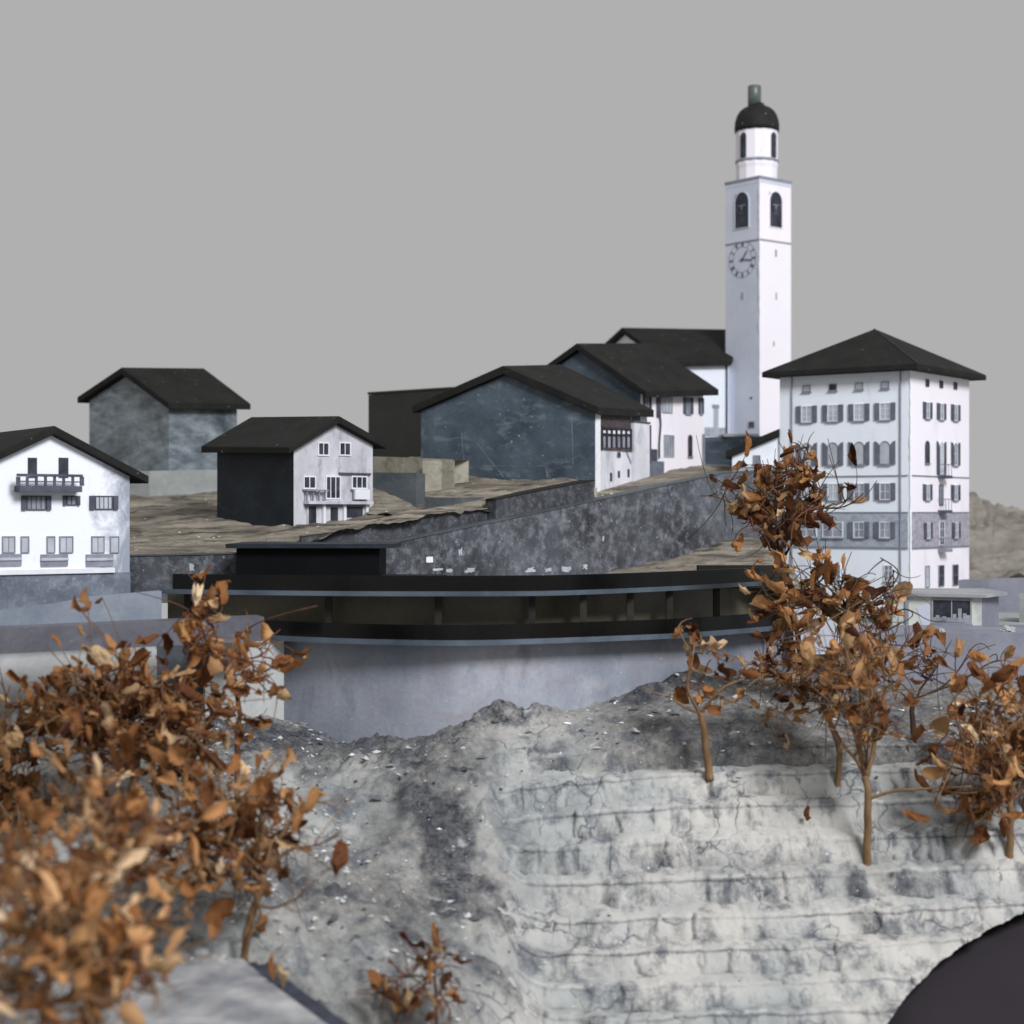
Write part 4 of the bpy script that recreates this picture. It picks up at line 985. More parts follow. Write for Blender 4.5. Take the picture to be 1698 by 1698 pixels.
def barn():
    C = corner(280, 8.0); r = Vector((.643, .766)); l = Vector((-.766, .643))
    D = reach(C, r, 393); G = reach(C, l, 148); K = G + (D - C)
    root = thing('grey_barn', (C.x, C.y, ZY(785, 8.0)), 'windowless grey plaster barn with black gabled roof on pale plinth', 'barn')
    mid = (C + G) / 2; mk = (D + K) / 2
    gable_shell(root, (G, C, D, K), [ZY(664, G.y), ZY(672, C.y), ZY(672, D.y), ZY(666, K.y)], (ZY(622, mid.y), ZY(621, mk.y)), ZY(781, 8.0), ['barn'], (0, 0, 0, 0), ovg=.04, ove=.045, t=.03, ovb=.05)
    ob = wall_strip('plinth_block', 'pale grey plaster plinth block below the grey barn', [(140, 783, 850, 7.92), (247, 781, 848, 7.80), (249, 781, 848, 7.80), (330, 779, 848, 7.86), (420, 779, 848, 8.0)], 'plinth', .75, 'plinth', extra=.05)
barn()

def chalet():
    R = corner(215, 5.6); d = Vector((math.cos(math.radians(35)), math.sin(math.radians(35))))
    L = R - d * .534; v = Vector((-d.y, d.x)) * .75
    root = thing('white_chalet', (R.x, R.y, ZY(1000, 5.6)), 'white chalet at the left edge with dark balcony and shuttered windows', 'house')
    mid = (L + R) / 2
    m, nt, b = newmat('white_card_with_tree_print'); M['chalet'] = m
    tc = coords(nt); n = noise(nt, coords(nt, (1, 1, .7), (0.3, 0.4, 0)), 9, 8, .72, .8)
    sx = _n(nt, 'ShaderNodeSeparateXYZ'); nt.links.new(tc, sx.inputs[0])
    mr = _n(nt, 'ShaderNodeMapRange'); mr.inputs[1].default_value = -.17; mr.inputs[2].default_value = .0; mr.inputs[3].default_value = -.22; mr.inputs[4].default_value = .22; nt.links.new(sx.outputs[0], mr.inputs[0])
    ad = _n(nt, 'ShaderNodeMath', operation='ADD'); nt.links.new(n, ad.inputs[0]); nt.links.new(mr.outputs[0], ad.inputs[1])
    mz = _n(nt, 'ShaderNodeMapRange'); mz.inputs[1].default_value = .08; mz.inputs[2].default_value = .24; mz.inputs[3].default_value = .12; mz.inputs[4].default_value = -.02; nt.links.new(sx.outputs[2], mz.inputs[0])
    ad0 = ad; ad = _n(nt, 'ShaderNodeMath', operation='ADD'); nt.links.new(ad0.outputs[0], ad.inputs[0]); nt.links.new(mz.outputs[0], ad.inputs[1])
    c = mixc(nt, ramp(nt, ad.outputs[0], [(0.46, (0, 0, 0)), (0.70, (0.9, 0.9, 0.9))]), (0.82, 0.85, 0.92), (0.22, 0.25, 0.31))
    nt.links.new(c, b.inputs['Base Color']); b.inputs['Roughness'].default_value = .65
    gable_shell(root, (L, R, R + v, L + v), [ZY(786, L.y), ZY(790, R.y), ZY(786, R.y), ZY(784, R.y)], (ZY(722, mid.y), ZY(722, mid.y)), ZY(1030, 5.5), ['chalet', 'stone_print'], (0, 1, 1, 1), ovg=.03, ove=.055, t=.026)
    f = Face(L, R)
    s = MB(); f.box(s, 0, f.L, ZY(1030, 5.5), ZY(952, 5.42), -.002, .006); s.build('stone_base', M['stone_print'], root)
    s = MB(); f.box(s, 0, f.u(188), ZY(952, 5.42), ZY(944, 5.42), -.002, .014); s.build('ledge', M['frame'], root)
    for x0, x1 in ((46, 61), (97, 113)): f.part('balcony_door', root, x0, 759, x1, 792, .003, M['pane_dark'])
    s = MB(); f.box(s, *f.rect(24, 806, 127, 816), -.002, .05); bal = s.build('balcony', M['shutter_dark'], root)
    f.part('railing', bal, 20, 786.5, 128, 791, .052, M['shutter_dark'], o0=.042)
    for k in range(8):
        px = 22 + k * 15; f.part('baluster', bal, px - (2 if k % 7 else 3.2), 791, px + (2 if k % 7 else 3.2), 806, .05, M['shutter_dark'], o0=.044)
    f.part('railing', bal, 22, 798, 126, 800, .0495, M['shutter_dark'], o0=.0445)
    window(f, root, 35, 822, 84, 846, shut=.17, shmat='shutter_dark', pane='pane_mid', frame='shutter_dark', bars=(3, 0), sill=False)
    window(f, root, 104, 822, 132, 838, shut=.2, shmat='shutter_dark', pane='pane_mid', frame='shutter_dark', bars=(1, 0), sill=False)
    window(f, root, 148, 822, 195, 845, shut=.19, shmat='shutter_dark', pane='pane', frame='shutter_dark', bars=(3, 0), sill=False)
    for x0, x1 in ((3, 25), (34, 48), (77, 91), (98, 121), (151, 173), (182, 197)):
        window(f, root, x0, 889, x1, 917, pane='pane', frame='trim', bars=(1 if x1 - x0 > 16 else 0, 0), sill=False, shut=.0)
    for x0, x1 in ((-40, 35), (67, 112), (142, 187)):
        gp = f.part('garden_fence', root, x0, 919, x1, 939, .006, M['trim'])
        f.part('fence_rail', gp, x0, 925, x1, 929.5, .010, M['pane'])
chalet()

# ------------------------------------------------------------------ retaining walls
bigw = wall_strip('retaining_wall', 'long mottled blue-grey retaining wall rising to the right below the houses',
    [(212, 923, 1000, 5.86), (390, 919, 1000, 5.92), (560, 912, 1000, 6.0), (640, 903, 1000, 6.08), (830, 864, 1000, 6.45), (1010, 826, 1000, 6.88), (1205, 784, 960, 7.4), (1300, 780, 950, 7.55)], 'mottle', .06, cap=('slate', .006))
for (x, y, w, h, Y) in ((712, 928, 7, 6, 6.22), (724, 944, 12, 3.5, 6.25), (746, 946, 8, 4, 6.28), (780, 946, 11, 5, 6.35), (879, 944, 11, 6, 6.56), (909, 945, 9, 4, 6.63), (940, 943, 12, 7, 6.7), (318, 940, 6, 10, 5.87), (336, 949, 5, 3, 5.88), (763, 915, 4, 9, 6.30), (970, 940, 5, 5, 6.77), (1000, 893, 2, 7, 6.85)):
    k = (x - CX) / F
    a = Vector(bigw.location)
    # find the wall depth under this column by walking the wall line
    pts = [(212, 5.86), (390, 5.92), (560, 6.0), (640, 6.08), (830, 6.45), (1010, 6.88), (1205, 7.4)]
    for (p0, Y0), (p1, Y1) in zip(pts, pts[1:]):
        if p0 <= x <= p1:
            f = Face((XY(p0, Y0), Y0), (XY(p1, Y1), Y1))
            rnd = random.Random(int(x)); w, h = w * .8, h * .8; u0, u1, z0, z1 = f.rect(x - w, y - h, x + w, y + h)
            n = 11; pl = []
            for q in range(n):
                an = 2 * math.pi * q / n; rr = 1 if x == 712 else rnd.uniform(.4, 1.15)
                ca, sa = math.cos(an + .3), math.sin(an + .3)
                pl.append(((u0 + u1) / 2 + (u1 - u0) / 2 * max(-1, min(1, ca * 1.5)) * rr, (z0 + z1) / 2 + (z1 - z0) / 2 * max(-1, min(1, sa * 1.5)) * rr))
            mb = MB(); f.poly(mb, pl, -.001, .0015); mb.build('pale_patch', M['card_edge' if x == 712 else 'pane'], bigw)

wall_strip('path_wall', 'low dark mottled wall beside the path below the cottage', [(500, 890, 915, 6.10), (600, 876, 915, 6.17), (700, 857, 910, 6.30), (808, 844, 890, 6.52)], 'mottle_dark', .04, cap=('fibre', .004))
wall_strip('garden_wall', 'dark garden wall block below the navy gable, right of the path wall', [(806, 832, 885, 6.53), (822, 829, 885, 6.50), (900, 813, 870, 6.66), (985, 797, 850, 6.86)], 'mottle_dark', .08, cap=('dark_board', .004))
wall_strip('gate_pier', 'thin pale post at the foot of the white loggia front', [(981, 810, 838, 6.92), (990, 809, 838, 6.93)], 'sand', .03, 'post')
wall_strip('road_edge', 'narrow beige strip of road behind the long mottled wall', [(640, 902, 910, 6.16), (830, 862, 872, 6.53), (1010, 824, 834, 6.96), (1205, 781, 795, 7.48)], 'fibre', .35, 'road')
wall_strip('sand_ledge', 'pale sandy block at the left foot of the navy gable', [(618, 757, 830, 7.55), (700, 760, 830, 7.32), (752, 762, 830, 7.22), (754, 764, 830, 7.25)], 'sand', .14, 'ledge')
wall_strip('slate_wedge', 'slate grey wedge wall between the cottage and the navy gable', [(600, 783, 870, 7.02), (690, 784, 860, 6.98), (705, 785, 850, 7.02)], 'slate', .04, extra=.05)
wall_strip('kerb_block', 'low grey kerb block in front of the sandy ledge', [(704, 824, 850, 6.75), (765, 826, 850, 6.72), (805, 824, 845, 6.78)], 'slate', .12, 'kerb')
patch('bank', [[(612, 806, 6.98), (640, 815, 6.96), (690, 845, 6.9)], [(605, 850, 6.78), (640, 852, 6.76), (700, 856, 6.7)]], 'fibre', 10, 10, .010, 14, 5)

wall_strip('side_wall', 'lilac-grey wall rising to the right of the shop below the hill', [(1590, 962, 1060, 7.35), (1640, 960, 1060, 7.3), (1760, 958, 1060, 7.25), (1900, 958, 1060, 7.2)], 'lilac_wall', .08)
wall_strip('edge_block', 'pale greenish block at the right edge beside the shop', [(1690, 985, 1060, 6.6), (1730, 984, 1060, 6.55), (1800, 984, 1060, 6.55)], 'plinth', .2, 'block')

# lower right wall
wall_strip('front_wall', 'smooth lilac-grey wall below the shop at right', [(1255, 1046, 1200, 5.92), (1400, 1050, 1200, 5.92), (1500, 1051, 1200, 5.92), (1698, 1050, 1200, 5.90), (1950, 1050, 1200, 5.9)], 'lilac_wall', .45, cap=None)
wall_strip('pale_parapet', 'pale lilac parapet block half hidden behind the tall brown tree', [(1316, 1006, 1085, 5.86), (1405, 1003, 1085, 5.80), (1420, 1003, 1085, 5.84)], 'card_grey', .06, 'parapet')

# ------------------------------------------------------------------ shop
def shop():
    root = thing('shop', P(1575, 1052, 6.35), 'low pale shop with wide dark window under flat slab roof', 'shop')
    A, B, C_ = corner(1480, 6.45), corner(1628, 6.30), corner(1656, 6.5)
    f = Face(A, B); g = Face(B, C_)
    zt, zb = ZY(990, 6.35), ZY(1062, 6.35)
    mb = MB(); bk = Vector((.05, .35))
    V = [Vector((p.x, p.y, z)) for z in (zb, zt) for p in (A, B, C_, C_ + Vector((0, .3)), A + bk)]
    mb.add(V, [(0, 1, 6, 5), (3, 4, 9, 8), (4, 0, 5, 9), (5, 6, 7, 8, 9)], 0); mb.add(V, [(1, 2, 7, 6), (2, 3, 8, 7)], 1)
    mb.build('wall', [M['shop'], M['lilac_wall']], root)
    q = [A - f.d * .02 + f.n * .02, B + f.n * .02 + f.d * .02, C_ + Vector((.03, -.02)), C_ + Vector((.03, .32)), A + bk - f.d * .02]
    r = MB(); r.prism([Vector((p.x, p.y, zt + .001)) for p in q], [Vector((p.x, p.y, zt + .012)) for p in q]); r.build('roof_slab', M['pier_roof'], root)
    w = window(f, root, 1545, 993, 1612, 1034, pane='pane_dark', frame='plinth', bars=(1, 0), fw=.006)
    f.part('counter', w, 1548, 1024, 1609, 1033, .005, M['pane_mid'])
    for px, h in ((1555, 6), (1566, 4), (1583, 8), (1592, 17), (1600, 9), (1606, 6)):
        f.part('window_display', w, px - 3, 1026 - h, px + 3, 1026, .0045, M['plinth'])
    f.part('base_recess', root, 1545, 1038, 1617, 1060, .003, M['pane_dark'])
    f.part('pillar', root, 1502, 992, 1507, 1060, .008, M['trim'])
    s = MB(); f.poly(s, [(f.u(1520), f.z(1520, 1008)), (f.u(1542), f.z(1542, 1000)), (f.u(1543), f.z(1543, 1050)), (f.u(1530), f.z(1530, 1040))], -.001, .0015); s.build('wall_stain', M['card_grey'], root)
    for k, (px, py, w_, lb) in enumerate(((1672, 1044, 12, 'pale rubble heap on the wall top right of the shop'), (1560, 1048, 7, 'tiny rubble bit below the shop window'))):
        rock(px, py, 5.99, w_, 7, lb, None, 40 + k, 'plinth')
M['shop'] = surf('pale_green_white_card', (0.52, 0.56, 0.52), (0.66, 0.67, 0.60), 6, .7, grime=((0.35, 0.37, 0.38), 8))
M['pier_roof'] = surf('grey_slab_card', (0.26, 0.27, 0.29), (0.36, 0.37, 0.37), 6, .7)

def rock(px, py, Y, wpx, hpx, label, group, seed, mat='rubble', depth=.6):
    c = P(px, py, Y); bm = bmesh.new(); bmesh.ops.create_icosphere(bm, subdivisions=3, radius=1)
    rs = np.random.RandomState(seed); off = rs.rand(2) * 50
    co = np.array([v.co[:] for v in bm.verts])
    n = fbm(co[:, 0] * 1.6 + off[0] + co[:, 2], co[:, 1] * 1.6 + off[1] - co[:, 2], 4, seed)
    for v, a in zip(bm.verts, n):
        v.co *= 1 + 1.05 * float(a)
        v.co = Vector((v.co.x * wpx / F * Y, v.co.y * wpx / F * Y * depth, v.co.z * hpx / F * Y * (.75 if v.co.z < 0 else 1)))
    me = bpy.data.meshes.new('rock'); bm.to_mesh(me); bm.free(); me.materials.append(M[mat])
    me.polygons.foreach_set('use_smooth', [False] * len(me.polygons))
    o = bpy.data.objects.new('rock', me); o.location = c; COL.objects.link(o); WL[o] = c
    return tag(o, label, 'rock', group)
shop()

# ------------------------------------------------------------------ curved terrace building
def catmull(pts, n=10):
    out = []; k = len(pts)
    for i in range(k - 1):
        p0, p1, p2, p3 = pts[max(i - 1, 0)], pts[i], pts[i + 1], pts[min(i + 2, k - 1)]
        for j in range(n):
            t = j / n
            out.append(tuple(.5 * ((2 * b_) + (-a_ + c_) * t + (2 * a_ - 5 * b_ + 4 * c_ - d_) * t * t + (-a_ + 3 * b_ - 3 * c_ + d_) * t ** 3) for a_, b_, c_, d_ in zip(p0, p1, p2, p3)))
    out.append(tuple(pts[-1])); return out
def terrace():
    low = catmull([(XY(p, Y), Y) for p, Y in ((436, 5.42), (560, 5.28), (700, 5.2), (800, 5.2), (900, 5.27), (1020, 5.38), (1150, 5.54), (1300, 5.89))])
    upp = catmull([(XY(p, Y), Y) for p, Y in ((268, 5.46), (400, 5.38), (600, 5.3), (840, 5.3), (950, 5.37), (1100, 5.63), (1262, 6.06))])
    root = thing('terrace_building', (0, 5.4, -.42), 'long low dark terrace building with two curved blue-edged decks', 'building')
    def shift(c, d):
        out = []
        for i, p in enumerate(c):
            a = Vector(c[max(i - 1, 0)]); b = Vector(c[min(i + 1, len(c) - 1)]); t = (b - a).normalized()
            q = Vector(p) + Vector((-t.y, t.x)) * d; out.append((q.x, q.y))
        return out
    def band(name, c, d0, d1, z0, z1, mat, parent=root, smooth=False):
        a, b = shift(c, d0), shift(c, d1); n = len(a); V = []
        for i in range(n): V += [Vector((*a[i], z0)), Vector((*a[i], z1)), Vector((*b[i], z1)), Vector((*b[i], z0))]
        Fs = [(0, 1, 2, 3), tuple(4 * (n - 1) + j for j in (3, 2, 1, 0))]
        for i in range(n - 1):
            for j in range(4): Fs.append((4 * i + j, 4 * i + (j + 1) % 4, 4 * i + 4 + (j + 1) % 4, 4 * i + 4 + j))
        m_ = MB(); m_.add(V, Fs); return m_.build(name, M[mat], parent)
    zl0, zl1, zl2 = ZY(1070.5, 5.2), ZY(1061.5, 5.2), ZY(1036.5, 5.2)
    zu0, zu1, zu2 = ZY(988.5, 5.3), ZY(980.5, 5.3), ZY(954.5, 5.3)
    ls = band('lower_deck', low, 0, .42, zl0, zl1, 'slab'); band('parapet', low, .006, .02, zl1, zl2, 'gloss', ls)
    us = band('upper_deck', upp, 0, .55, zu0, zu1, 'slab'); band('parapet', upp[2:], .006, .02, zu1, zu2, 'gloss', us)
    bwc = [(XY(225, 5.55), 5.55)] + [p for p in upp] + [(XY(1300, 6.15), 6.15), (XY(1345, 6.2), 6.2)]
    band('back_wall', bwc, .13, .17, zl0 - .05, zu0, 'olive')
    fl_ = MB(); a, b, c_, d_ = (XY(436, 5.43), 5.43), (XY(1300, 5.9), 5.9), (XY(1345, 6.35), 6.35), (XY(230, 5.75), 5.75)
    fl_.prism([Vector((*p, zl1 - .008)) for p in (a, b, c_, d_)], [Vector((*p, zl1 - .02)) for p in (a, b, c_, d_)]); fl_.build('inner_floor', M['dark_board'], root)
    # posts between the decks
    for px in (312, 545, 727, 882, 967, 1045, 1110, 1188):
        t = min(range(len(upp)), key=lambda i: abs(CX + F * upp[i][0] / upp[i][1] - px)); a = Vector(shift(upp, .07)[t])
        x = XY(px, a.y); q = MB(); q.box(x - .011, x + .011, a.y - .012, a.y + .012, zl1, zu0 - .001); q.build('post', M['post'], root)
    wall_c = low
    cw = band('curved_wall', wall_c, .075, .15, -.80, zl0, 'curved')
    # box on the upper deck
    bx = MB(); a, b = P(392, 905, 5.60), P(629, 907, 5.60)
    bx.box(a.x, b.x, 5.60, 5.9, zu1, ZY(909, 5.6)); r = bx.build('roof_box', M['gloss_box'], root)
    bx = MB(); bx.box(P(374, 0, 5.57).x, P(654, 0, 5.57).x, 5.57, 5.93, ZY(909, 5.57), ZY(902, 5.57)); bx.build('roof_box_lid', M['ink'], r)
    bx = MB(); bx.box(XY(632, 5.62), XY(740, 5.62), 5.62, 5.70, zu1, ZY(953.5, 5.62)); bx.build('roof_kerb', M['dark_board'], root)
    bx = MB(); a, b = P(1160, 938, 6.1), P(1310, 938, 6.1); bx.box(a.x, b.x, 6.12, 6.2, ZY(975, 6.12), ZY(938, 6.12)); bx.build('end_block', M['dark_board'], root)
M['gloss_box'] = surf('black_card', (0.003, 0.0034, 0.004), (0.005, 0.0055, 0.006), 4, 0.6, bumps=0, spec=0.08)
terrace()

# left-hand decks and walls
wall_strip('road_parapet', 'long lilac-grey parapet beam above the left trees', [(-420, 1061, 1105, 4.72), (438, 1023, 1063, 5.22)], 'parapet', .12, 'parapet')
wall_strip('ramp_wall', 'pale blue-grey ramp wall below the white chalet', [(-420, 1056, 1110, 4.95), (0, 1013, 1060, 5.22), (100, 1000, 1060, 5.28), (150, 990, 1060, 5.31), (268, 980, 1060, 5.40)], 'blue_wall', .05)
wall_strip('under_wall', 'shaded pale wall under the left parapet beam', [(-420, 1090, 1300, 5.05), (0, 1078, 1280, 5.28), (260, 1062, 1260, 5.42)], 'pier', .06)
wall_strip('dark_recess', 'dark recess panel between the two pale walls behind the left sapling', [(255, 1058, 1240, 5.50), (352, 1056, 1240, 5.52)], 'slate', .05, 'wall')
wall_strip('concrete_pier', 'pale concrete pier left of the curved blue-grey wall', [(340, 1061, 1240, 5.36), (471, 1060, 1240, 5.42)], 'pier', .10, 'pier')

# road sheet, and gutter as a strip painted dark for its shade, lower left
zr_ = -1.035
def onroad(px, py): Y = zr_ * F / (CY - py); return Vector((XY(px, Y), Y, zr_))
edge = [onroad(400, 1588), onroad(440, 1622), onroad(490, 1660), onroad(545, 1700), onroad(600, 1745), onroad(680, 1815)]
backl = [onroad(-420, 1665), onroad(0, 1640), onroad(200, 1612)]
mb = MB(); poly = backl + edge + [onroad(-420, 1815)]
mb.prism(poly, [p - Vector((0, 0, .08)) for p in poly]); tag(mb.build('road', M['road'], None, poly[3]), kind='structure')
mb = MB()
for a, b in zip(edge, edge[1:]):
    w = Vector((.05, .014, 0)); d = Vector((.004, 0, -.012))
    mb.hexa([a + d - Vector((0, 0, .05)), b + d - Vector((0, 0, .05)), b + d + w - Vector((0, 0, .05)), a + d + w - Vector((0, 0, .05)), a + d, b + d, b + d + w, a + d + w])
tag(mb.build('gutter', M['gutter'], None, edge[2]), kind='structure')

# ------------------------------------------------------------------ dried-twig trees
def leaf_mesh(seed, curl, cup, wide):
    rnd = random.Random(seed); nu, nv = 6, 4; V = []
    for i in range(nu + 1):
        t = i / nu; w = wide * (math.sin(math.pi * min(t * .93 + .05, 1)) ** .75) * (1 - .25 * t) * (.06 if i == nu else 1)
        a = curl * t; x = math.sin(a) / max(curl, .01) if curl > .05 else t
        z = (1 - math.cos(a)) / max(curl, .01) if curl > .05 else 0
        for j in range(nv + 1):
            s = (j / nv - .5) * 2
            V.append(Vector((x + rnd.uniform(-.03, .03), w * s * (1 - .25 * cup * abs(s)) * rnd.uniform(.85, 1.15), z + cup * w * s * s * .9 + rnd.uniform(-.10, .10) + .09 * math.sin(t * 9 + seed) * abs(s))))
    me = bpy.data.meshes.new('leaf')
    me.from_pydata(V, [], [(i * (nv + 1) + j, i * (nv + 1) + j + 1, (i + 1) * (nv + 1) + j + 1, (i + 1) * (nv + 1) + j) for i in range(nu) for j in range(nv)])
    me.polygons.foreach_set('use_smooth', [seed % 2 == 0] * len(me.polygons)); return me
LEAVES = {}
for mt in ('leaf', 'leaf_pale', 'leaf_dark'):
    LEAVES[mt] = []
    for k, (cu, cp_, wd) in enumerate(((.5, .5, .30), (1.5, .9, .26), (.9, 1.6, .32), (2.6, 1.0, .22), (.4, 1.1, .34), (2.0, 2.2, .26), (.9, -.8, .30), (1.3, .5, .36))):
        me = leaf_mesh(k, cu, cp_, wd); me.materials.append(M[mt]); LEAVES[mt].append(me)

def bez(a, b, c, n):
    return [a * (1 - t) ** 2 + b * 2 * t * (1 - t) + c * t * t for t in [k / n for k in range(n + 1)]]

def tree(name, label, trunk, r0, r1, crowns, seed, size=.07, mats=('leaf',), bark='bark', group=None, extra=(), twigs=6, base_on=None):
    rnd = random.Random(seed); r0 *= .74; r1 *= .74
    if group == GL:
        near = trunk[0][2] < 4.0
        size *= .95 if near else .80; crowns = [(*q[:6], int(q[6] * 1.35), int(q[7] * (1.12 if near else 1.9))) for q in crowns]
    else: size *= .90; crowns = [(*q[:6], int(q[6] * 1.25), int(q[7] * 1.08)) for q in crowns]
    pts = [P(*t) for t in trunk]
    if base_on is not None: pts[0].z = min(pts[0].z, base_on) - .03
    root = thing(name, pts[0], label, 'tree', group)
    c = [Vector(p) for p in catmull([tuple(p) for p in pts], 6)]
    for p in c[1:]: p += Vector((rnd.uniform(-1, 1), rnd.uniform(-1, 1), 0)) * r0 * .25
    k = len(c); rad = [r0 * (1.25 if i == 0 else 1) + (r1 - r0) * i / (k - 1) for i in range(k)]
    mb = MB(); mb.tube(c, rad, 8); mb.build('trunk', M[bark], root, smooth=True)
    tips = []; paths = []
    def limb(path, ra, rb, ntw, tw, mbx):
        n = len(path); paths.append((path, ra, rb)); mbx.tube(path, [ra + (rb - ra) * i / (n - 1) for i in range(n)], 5)
        tips.append((path[-1], (path[-1] - path[-2]).normalized()))
        for _ in range(ntw):
            i = rnd.randint(max(1, int(n * .3)), n - 1); s = path[i]
            d = (path[min(i + 1, n - 1)] - path[i - 1]).normalized()
            d = (d + Vector((rnd.gauss(0, .7), rnd.gauss(0, .7), rnd.gauss(.15, .6)))).normalized()
            L = rnd.uniform(.35, 1.1) * tw
            cu = Vector((rnd.gauss(0, .5), rnd.gauss(0, .5), rnd.gauss(-.1, .6))) * L
            q = bez(s, s + d * L * .6, s + d * L + cu, 6)
            mbx.tube(q, [max(rb * 1.1, .0016) + (.0012 - max(rb * 1.1, .0016)) * t / 6 for t in range(7)], 4)
            tips.append((q[-1], (q[-1] - q[-2]).normalized()))
            if rnd.random() < .5: tips.append((q[3], (d + Vector((rnd.gauss(0, .6), rnd.gauss(0, .6), rnd.gauss(0, .6)))).normalized()))
    for e in extra:
        q = [Vector(p) for p in catmull([tuple(P(*p)) for p in e[0]], 5)]
        mbx = MB(); limb(q, e[1], .002, e[2], .12, mbx); mbx.build('branch', M[bark], root, smooth=True)
    for (px, py, rx, ry, Y, dY, nl, nleaf) in crowns:
        cen = P(px, py, Y); t0 = len(tips)
        ax, az = rx / F * Y, ry / F * Y
        for _ in range(nl):
            while True:
                w = Vector((rnd.uniform(-1, 1), rnd.uniform(-1, 1), rnd.uniform(-1, 1)))
                if .3 < w.length < 1: break
            tgt = cen + Vector((w.x * ax, w.y * dY, w.z * az)) * .93
            low = [p for p in c if p.z < tgt.z + .12] or c
            st = rnd.choice(low[-4:]) if len(low) > 1 else c[-1]
            rl = r1 * rnd.uniform(.32, .62)
            if len(paths) > 2 and rnd.random() < .68:
                cand = sorted(((p_[i_] - tgt).length, j_, i_) for j_, (p_, ra_, rb_) in enumerate(paths) for i_ in range(len(p_) // 3, len(p_) - 1) if p_[i_].z < tgt.z + .05)
                if cand:
                    d_, j_, i_ = cand[min(len(cand) - 1, int(abs(rnd.gauss(0, 5))))]; p_, ra_, rb_ = paths[j_]
                    st = p_[i_]; rl = max(.0028, (ra_ + (rb_ - ra_) * i_ / (len(p_) - 1)) * .8)
            mid = (st + tgt) / 2 + Vector((rnd.gauss(0, .25) * ax, rnd.gauss(0, .25) * dY, abs(rnd.gauss(.1, .3)) * az))
            q = bez(st, mid, tgt, 9)
            for i in range(2, 9): q[i] += Vector((rnd.gauss(0, 1), rnd.gauss(0, 1), rnd.gauss(0, 1))) * .005
            mbx = MB(); limb(q, rl, .0020, twigs, min(ax, az, .2) * .75, mbx)
            mbx.build('branch', M[rnd.choice([bark, bark, 'bark_red'])], root, smooth=True)
        loc = tips[t0:]; rnd.shuffle(loc)
        for n in range(nleaf):
            p, d = loc[n % len(loc)]
            o = bpy.data.objects.new('leaf', rnd.choice(LEAVES[rnd.choice(mats)]))
            s = size * rnd.uniform(.55, 1.35)
            d2 = (d * .6 + Vector((rnd.gauss(0, .7), rnd.gauss(0, .7), rnd.gauss(-.1, .7)))).normalized()
            q = d2.to_track_quat('X', 'Z') @ Euler((rnd.uniform(-1.6, 1.6), rnd.uniform(-.4, .4), 0)).to_quaternion()
            o.rotation_mode = 'QUATERNION'; o.rotation_quaternion = q
            o.scale = (s, s * rnd.uniform(.8, 1.2), s)
            o.location = p + (Vector((rnd.gauss(0, 1), rnd.gauss(0, 1), rnd.gauss(0, 1))) * .012 if n >= len(loc) else Vector((0, 0, 0))) - WL[root]
            link(o, root)
    return root

def gz(px, Y): return stand(px, Y).z
GR = 'dried-twig trees on the right slope'; GL = 'dried-twig trees on the left slope'
tree('twig_tree', 'tallest brown tree, its crown against the tall white block', [(1340, 1190, 5.55), (1330, 1090, 5.55), (1305, 985, 5.55), (1294, 915, 5.55)], .013, .010,
     [(1302, 842, 122, 72, 5.55, .18, 26, 96), (1320, 800, 70, 60, 5.55, .12, 8, 12)], 11, .075, ('leaf_dark', 'leaf_dark', 'leaf'), 'bark_dark', GR, base_on=gz(1340, 5.55),
     extra=((((1294, 915, 5.55), (1240, 850, 5.5), (1190, 825, 5.48), (1162, 822, 5.46)), .004, 2), (((1294, 915, 5.55), (1340, 850, 5.5), (1400, 840, 5.46), (1432, 818, 5.44)), .004, 2), (((1296, 912, 5.55), (1325, 820, 5.55), (1330, 770, 5.55), (1318, 742, 5.55)), .003, 3)))
tree('twig_tree', 'broad tan-leaved tree just below the tallest brown crown', [(1432, 1248, 5.25), (1430, 1150, 5.25), (1418, 1060, 5.25), (1405, 1015, 5.25)], .014, .010,
     [(1335, 985, 100, 58, 5.25, .18, 15, 56), (1450, 1020, 72, 75, 5.25, .14, 18, 26)], 23, .088, ('leaf', 'leaf', 'leaf_pale', 'leaf_dark'), 'bark_dark', GR, base_on=gz(1432, 5.25),
     extra=((((1405, 1015, 5.25), (1460, 990, 5.25), (1490, 950, 5.22), (1460, 925, 5.2)), .003, 2), (((1405, 1015, 5.25), (1470, 1020, 5.25), (1500, 1010, 5.22), (1525, 1020, 5.2)), .003, 2)))
tree('twig_tree', 'front tree with straight pale trunk rising from the white ledges', [(1437, 1420, 4.74), (1439, 1350, 4.74), (1436, 1285, 4.74)], .0165, .013,
     [(1440, 1140, 95, 85, 4.78, .2, 16, 44), (1370, 1090, 100, 60, 4.85, .18, 12, 26)], 35, .075, ('leaf', 'leaf', 'leaf_dark', 'leaf_pale'), 'bark', GR, base_on=gz(1437, 4.74),
     extra=((((1438, 1325, 4.74), (1480, 1312, 4.72), (1530, 1308, 4.7), (1612, 1304, 4.66)), .006, 1), (((1436, 1290, 4.74), (1420, 1260, 4.74), (1395, 1230, 4.76), (1370, 1175, 4.8)), .008, 3), (((1436, 1288, 4.74), (1450, 1230, 4.74), (1445, 1150, 4.76), (1440, 1080, 4.8)), .009, 3)))
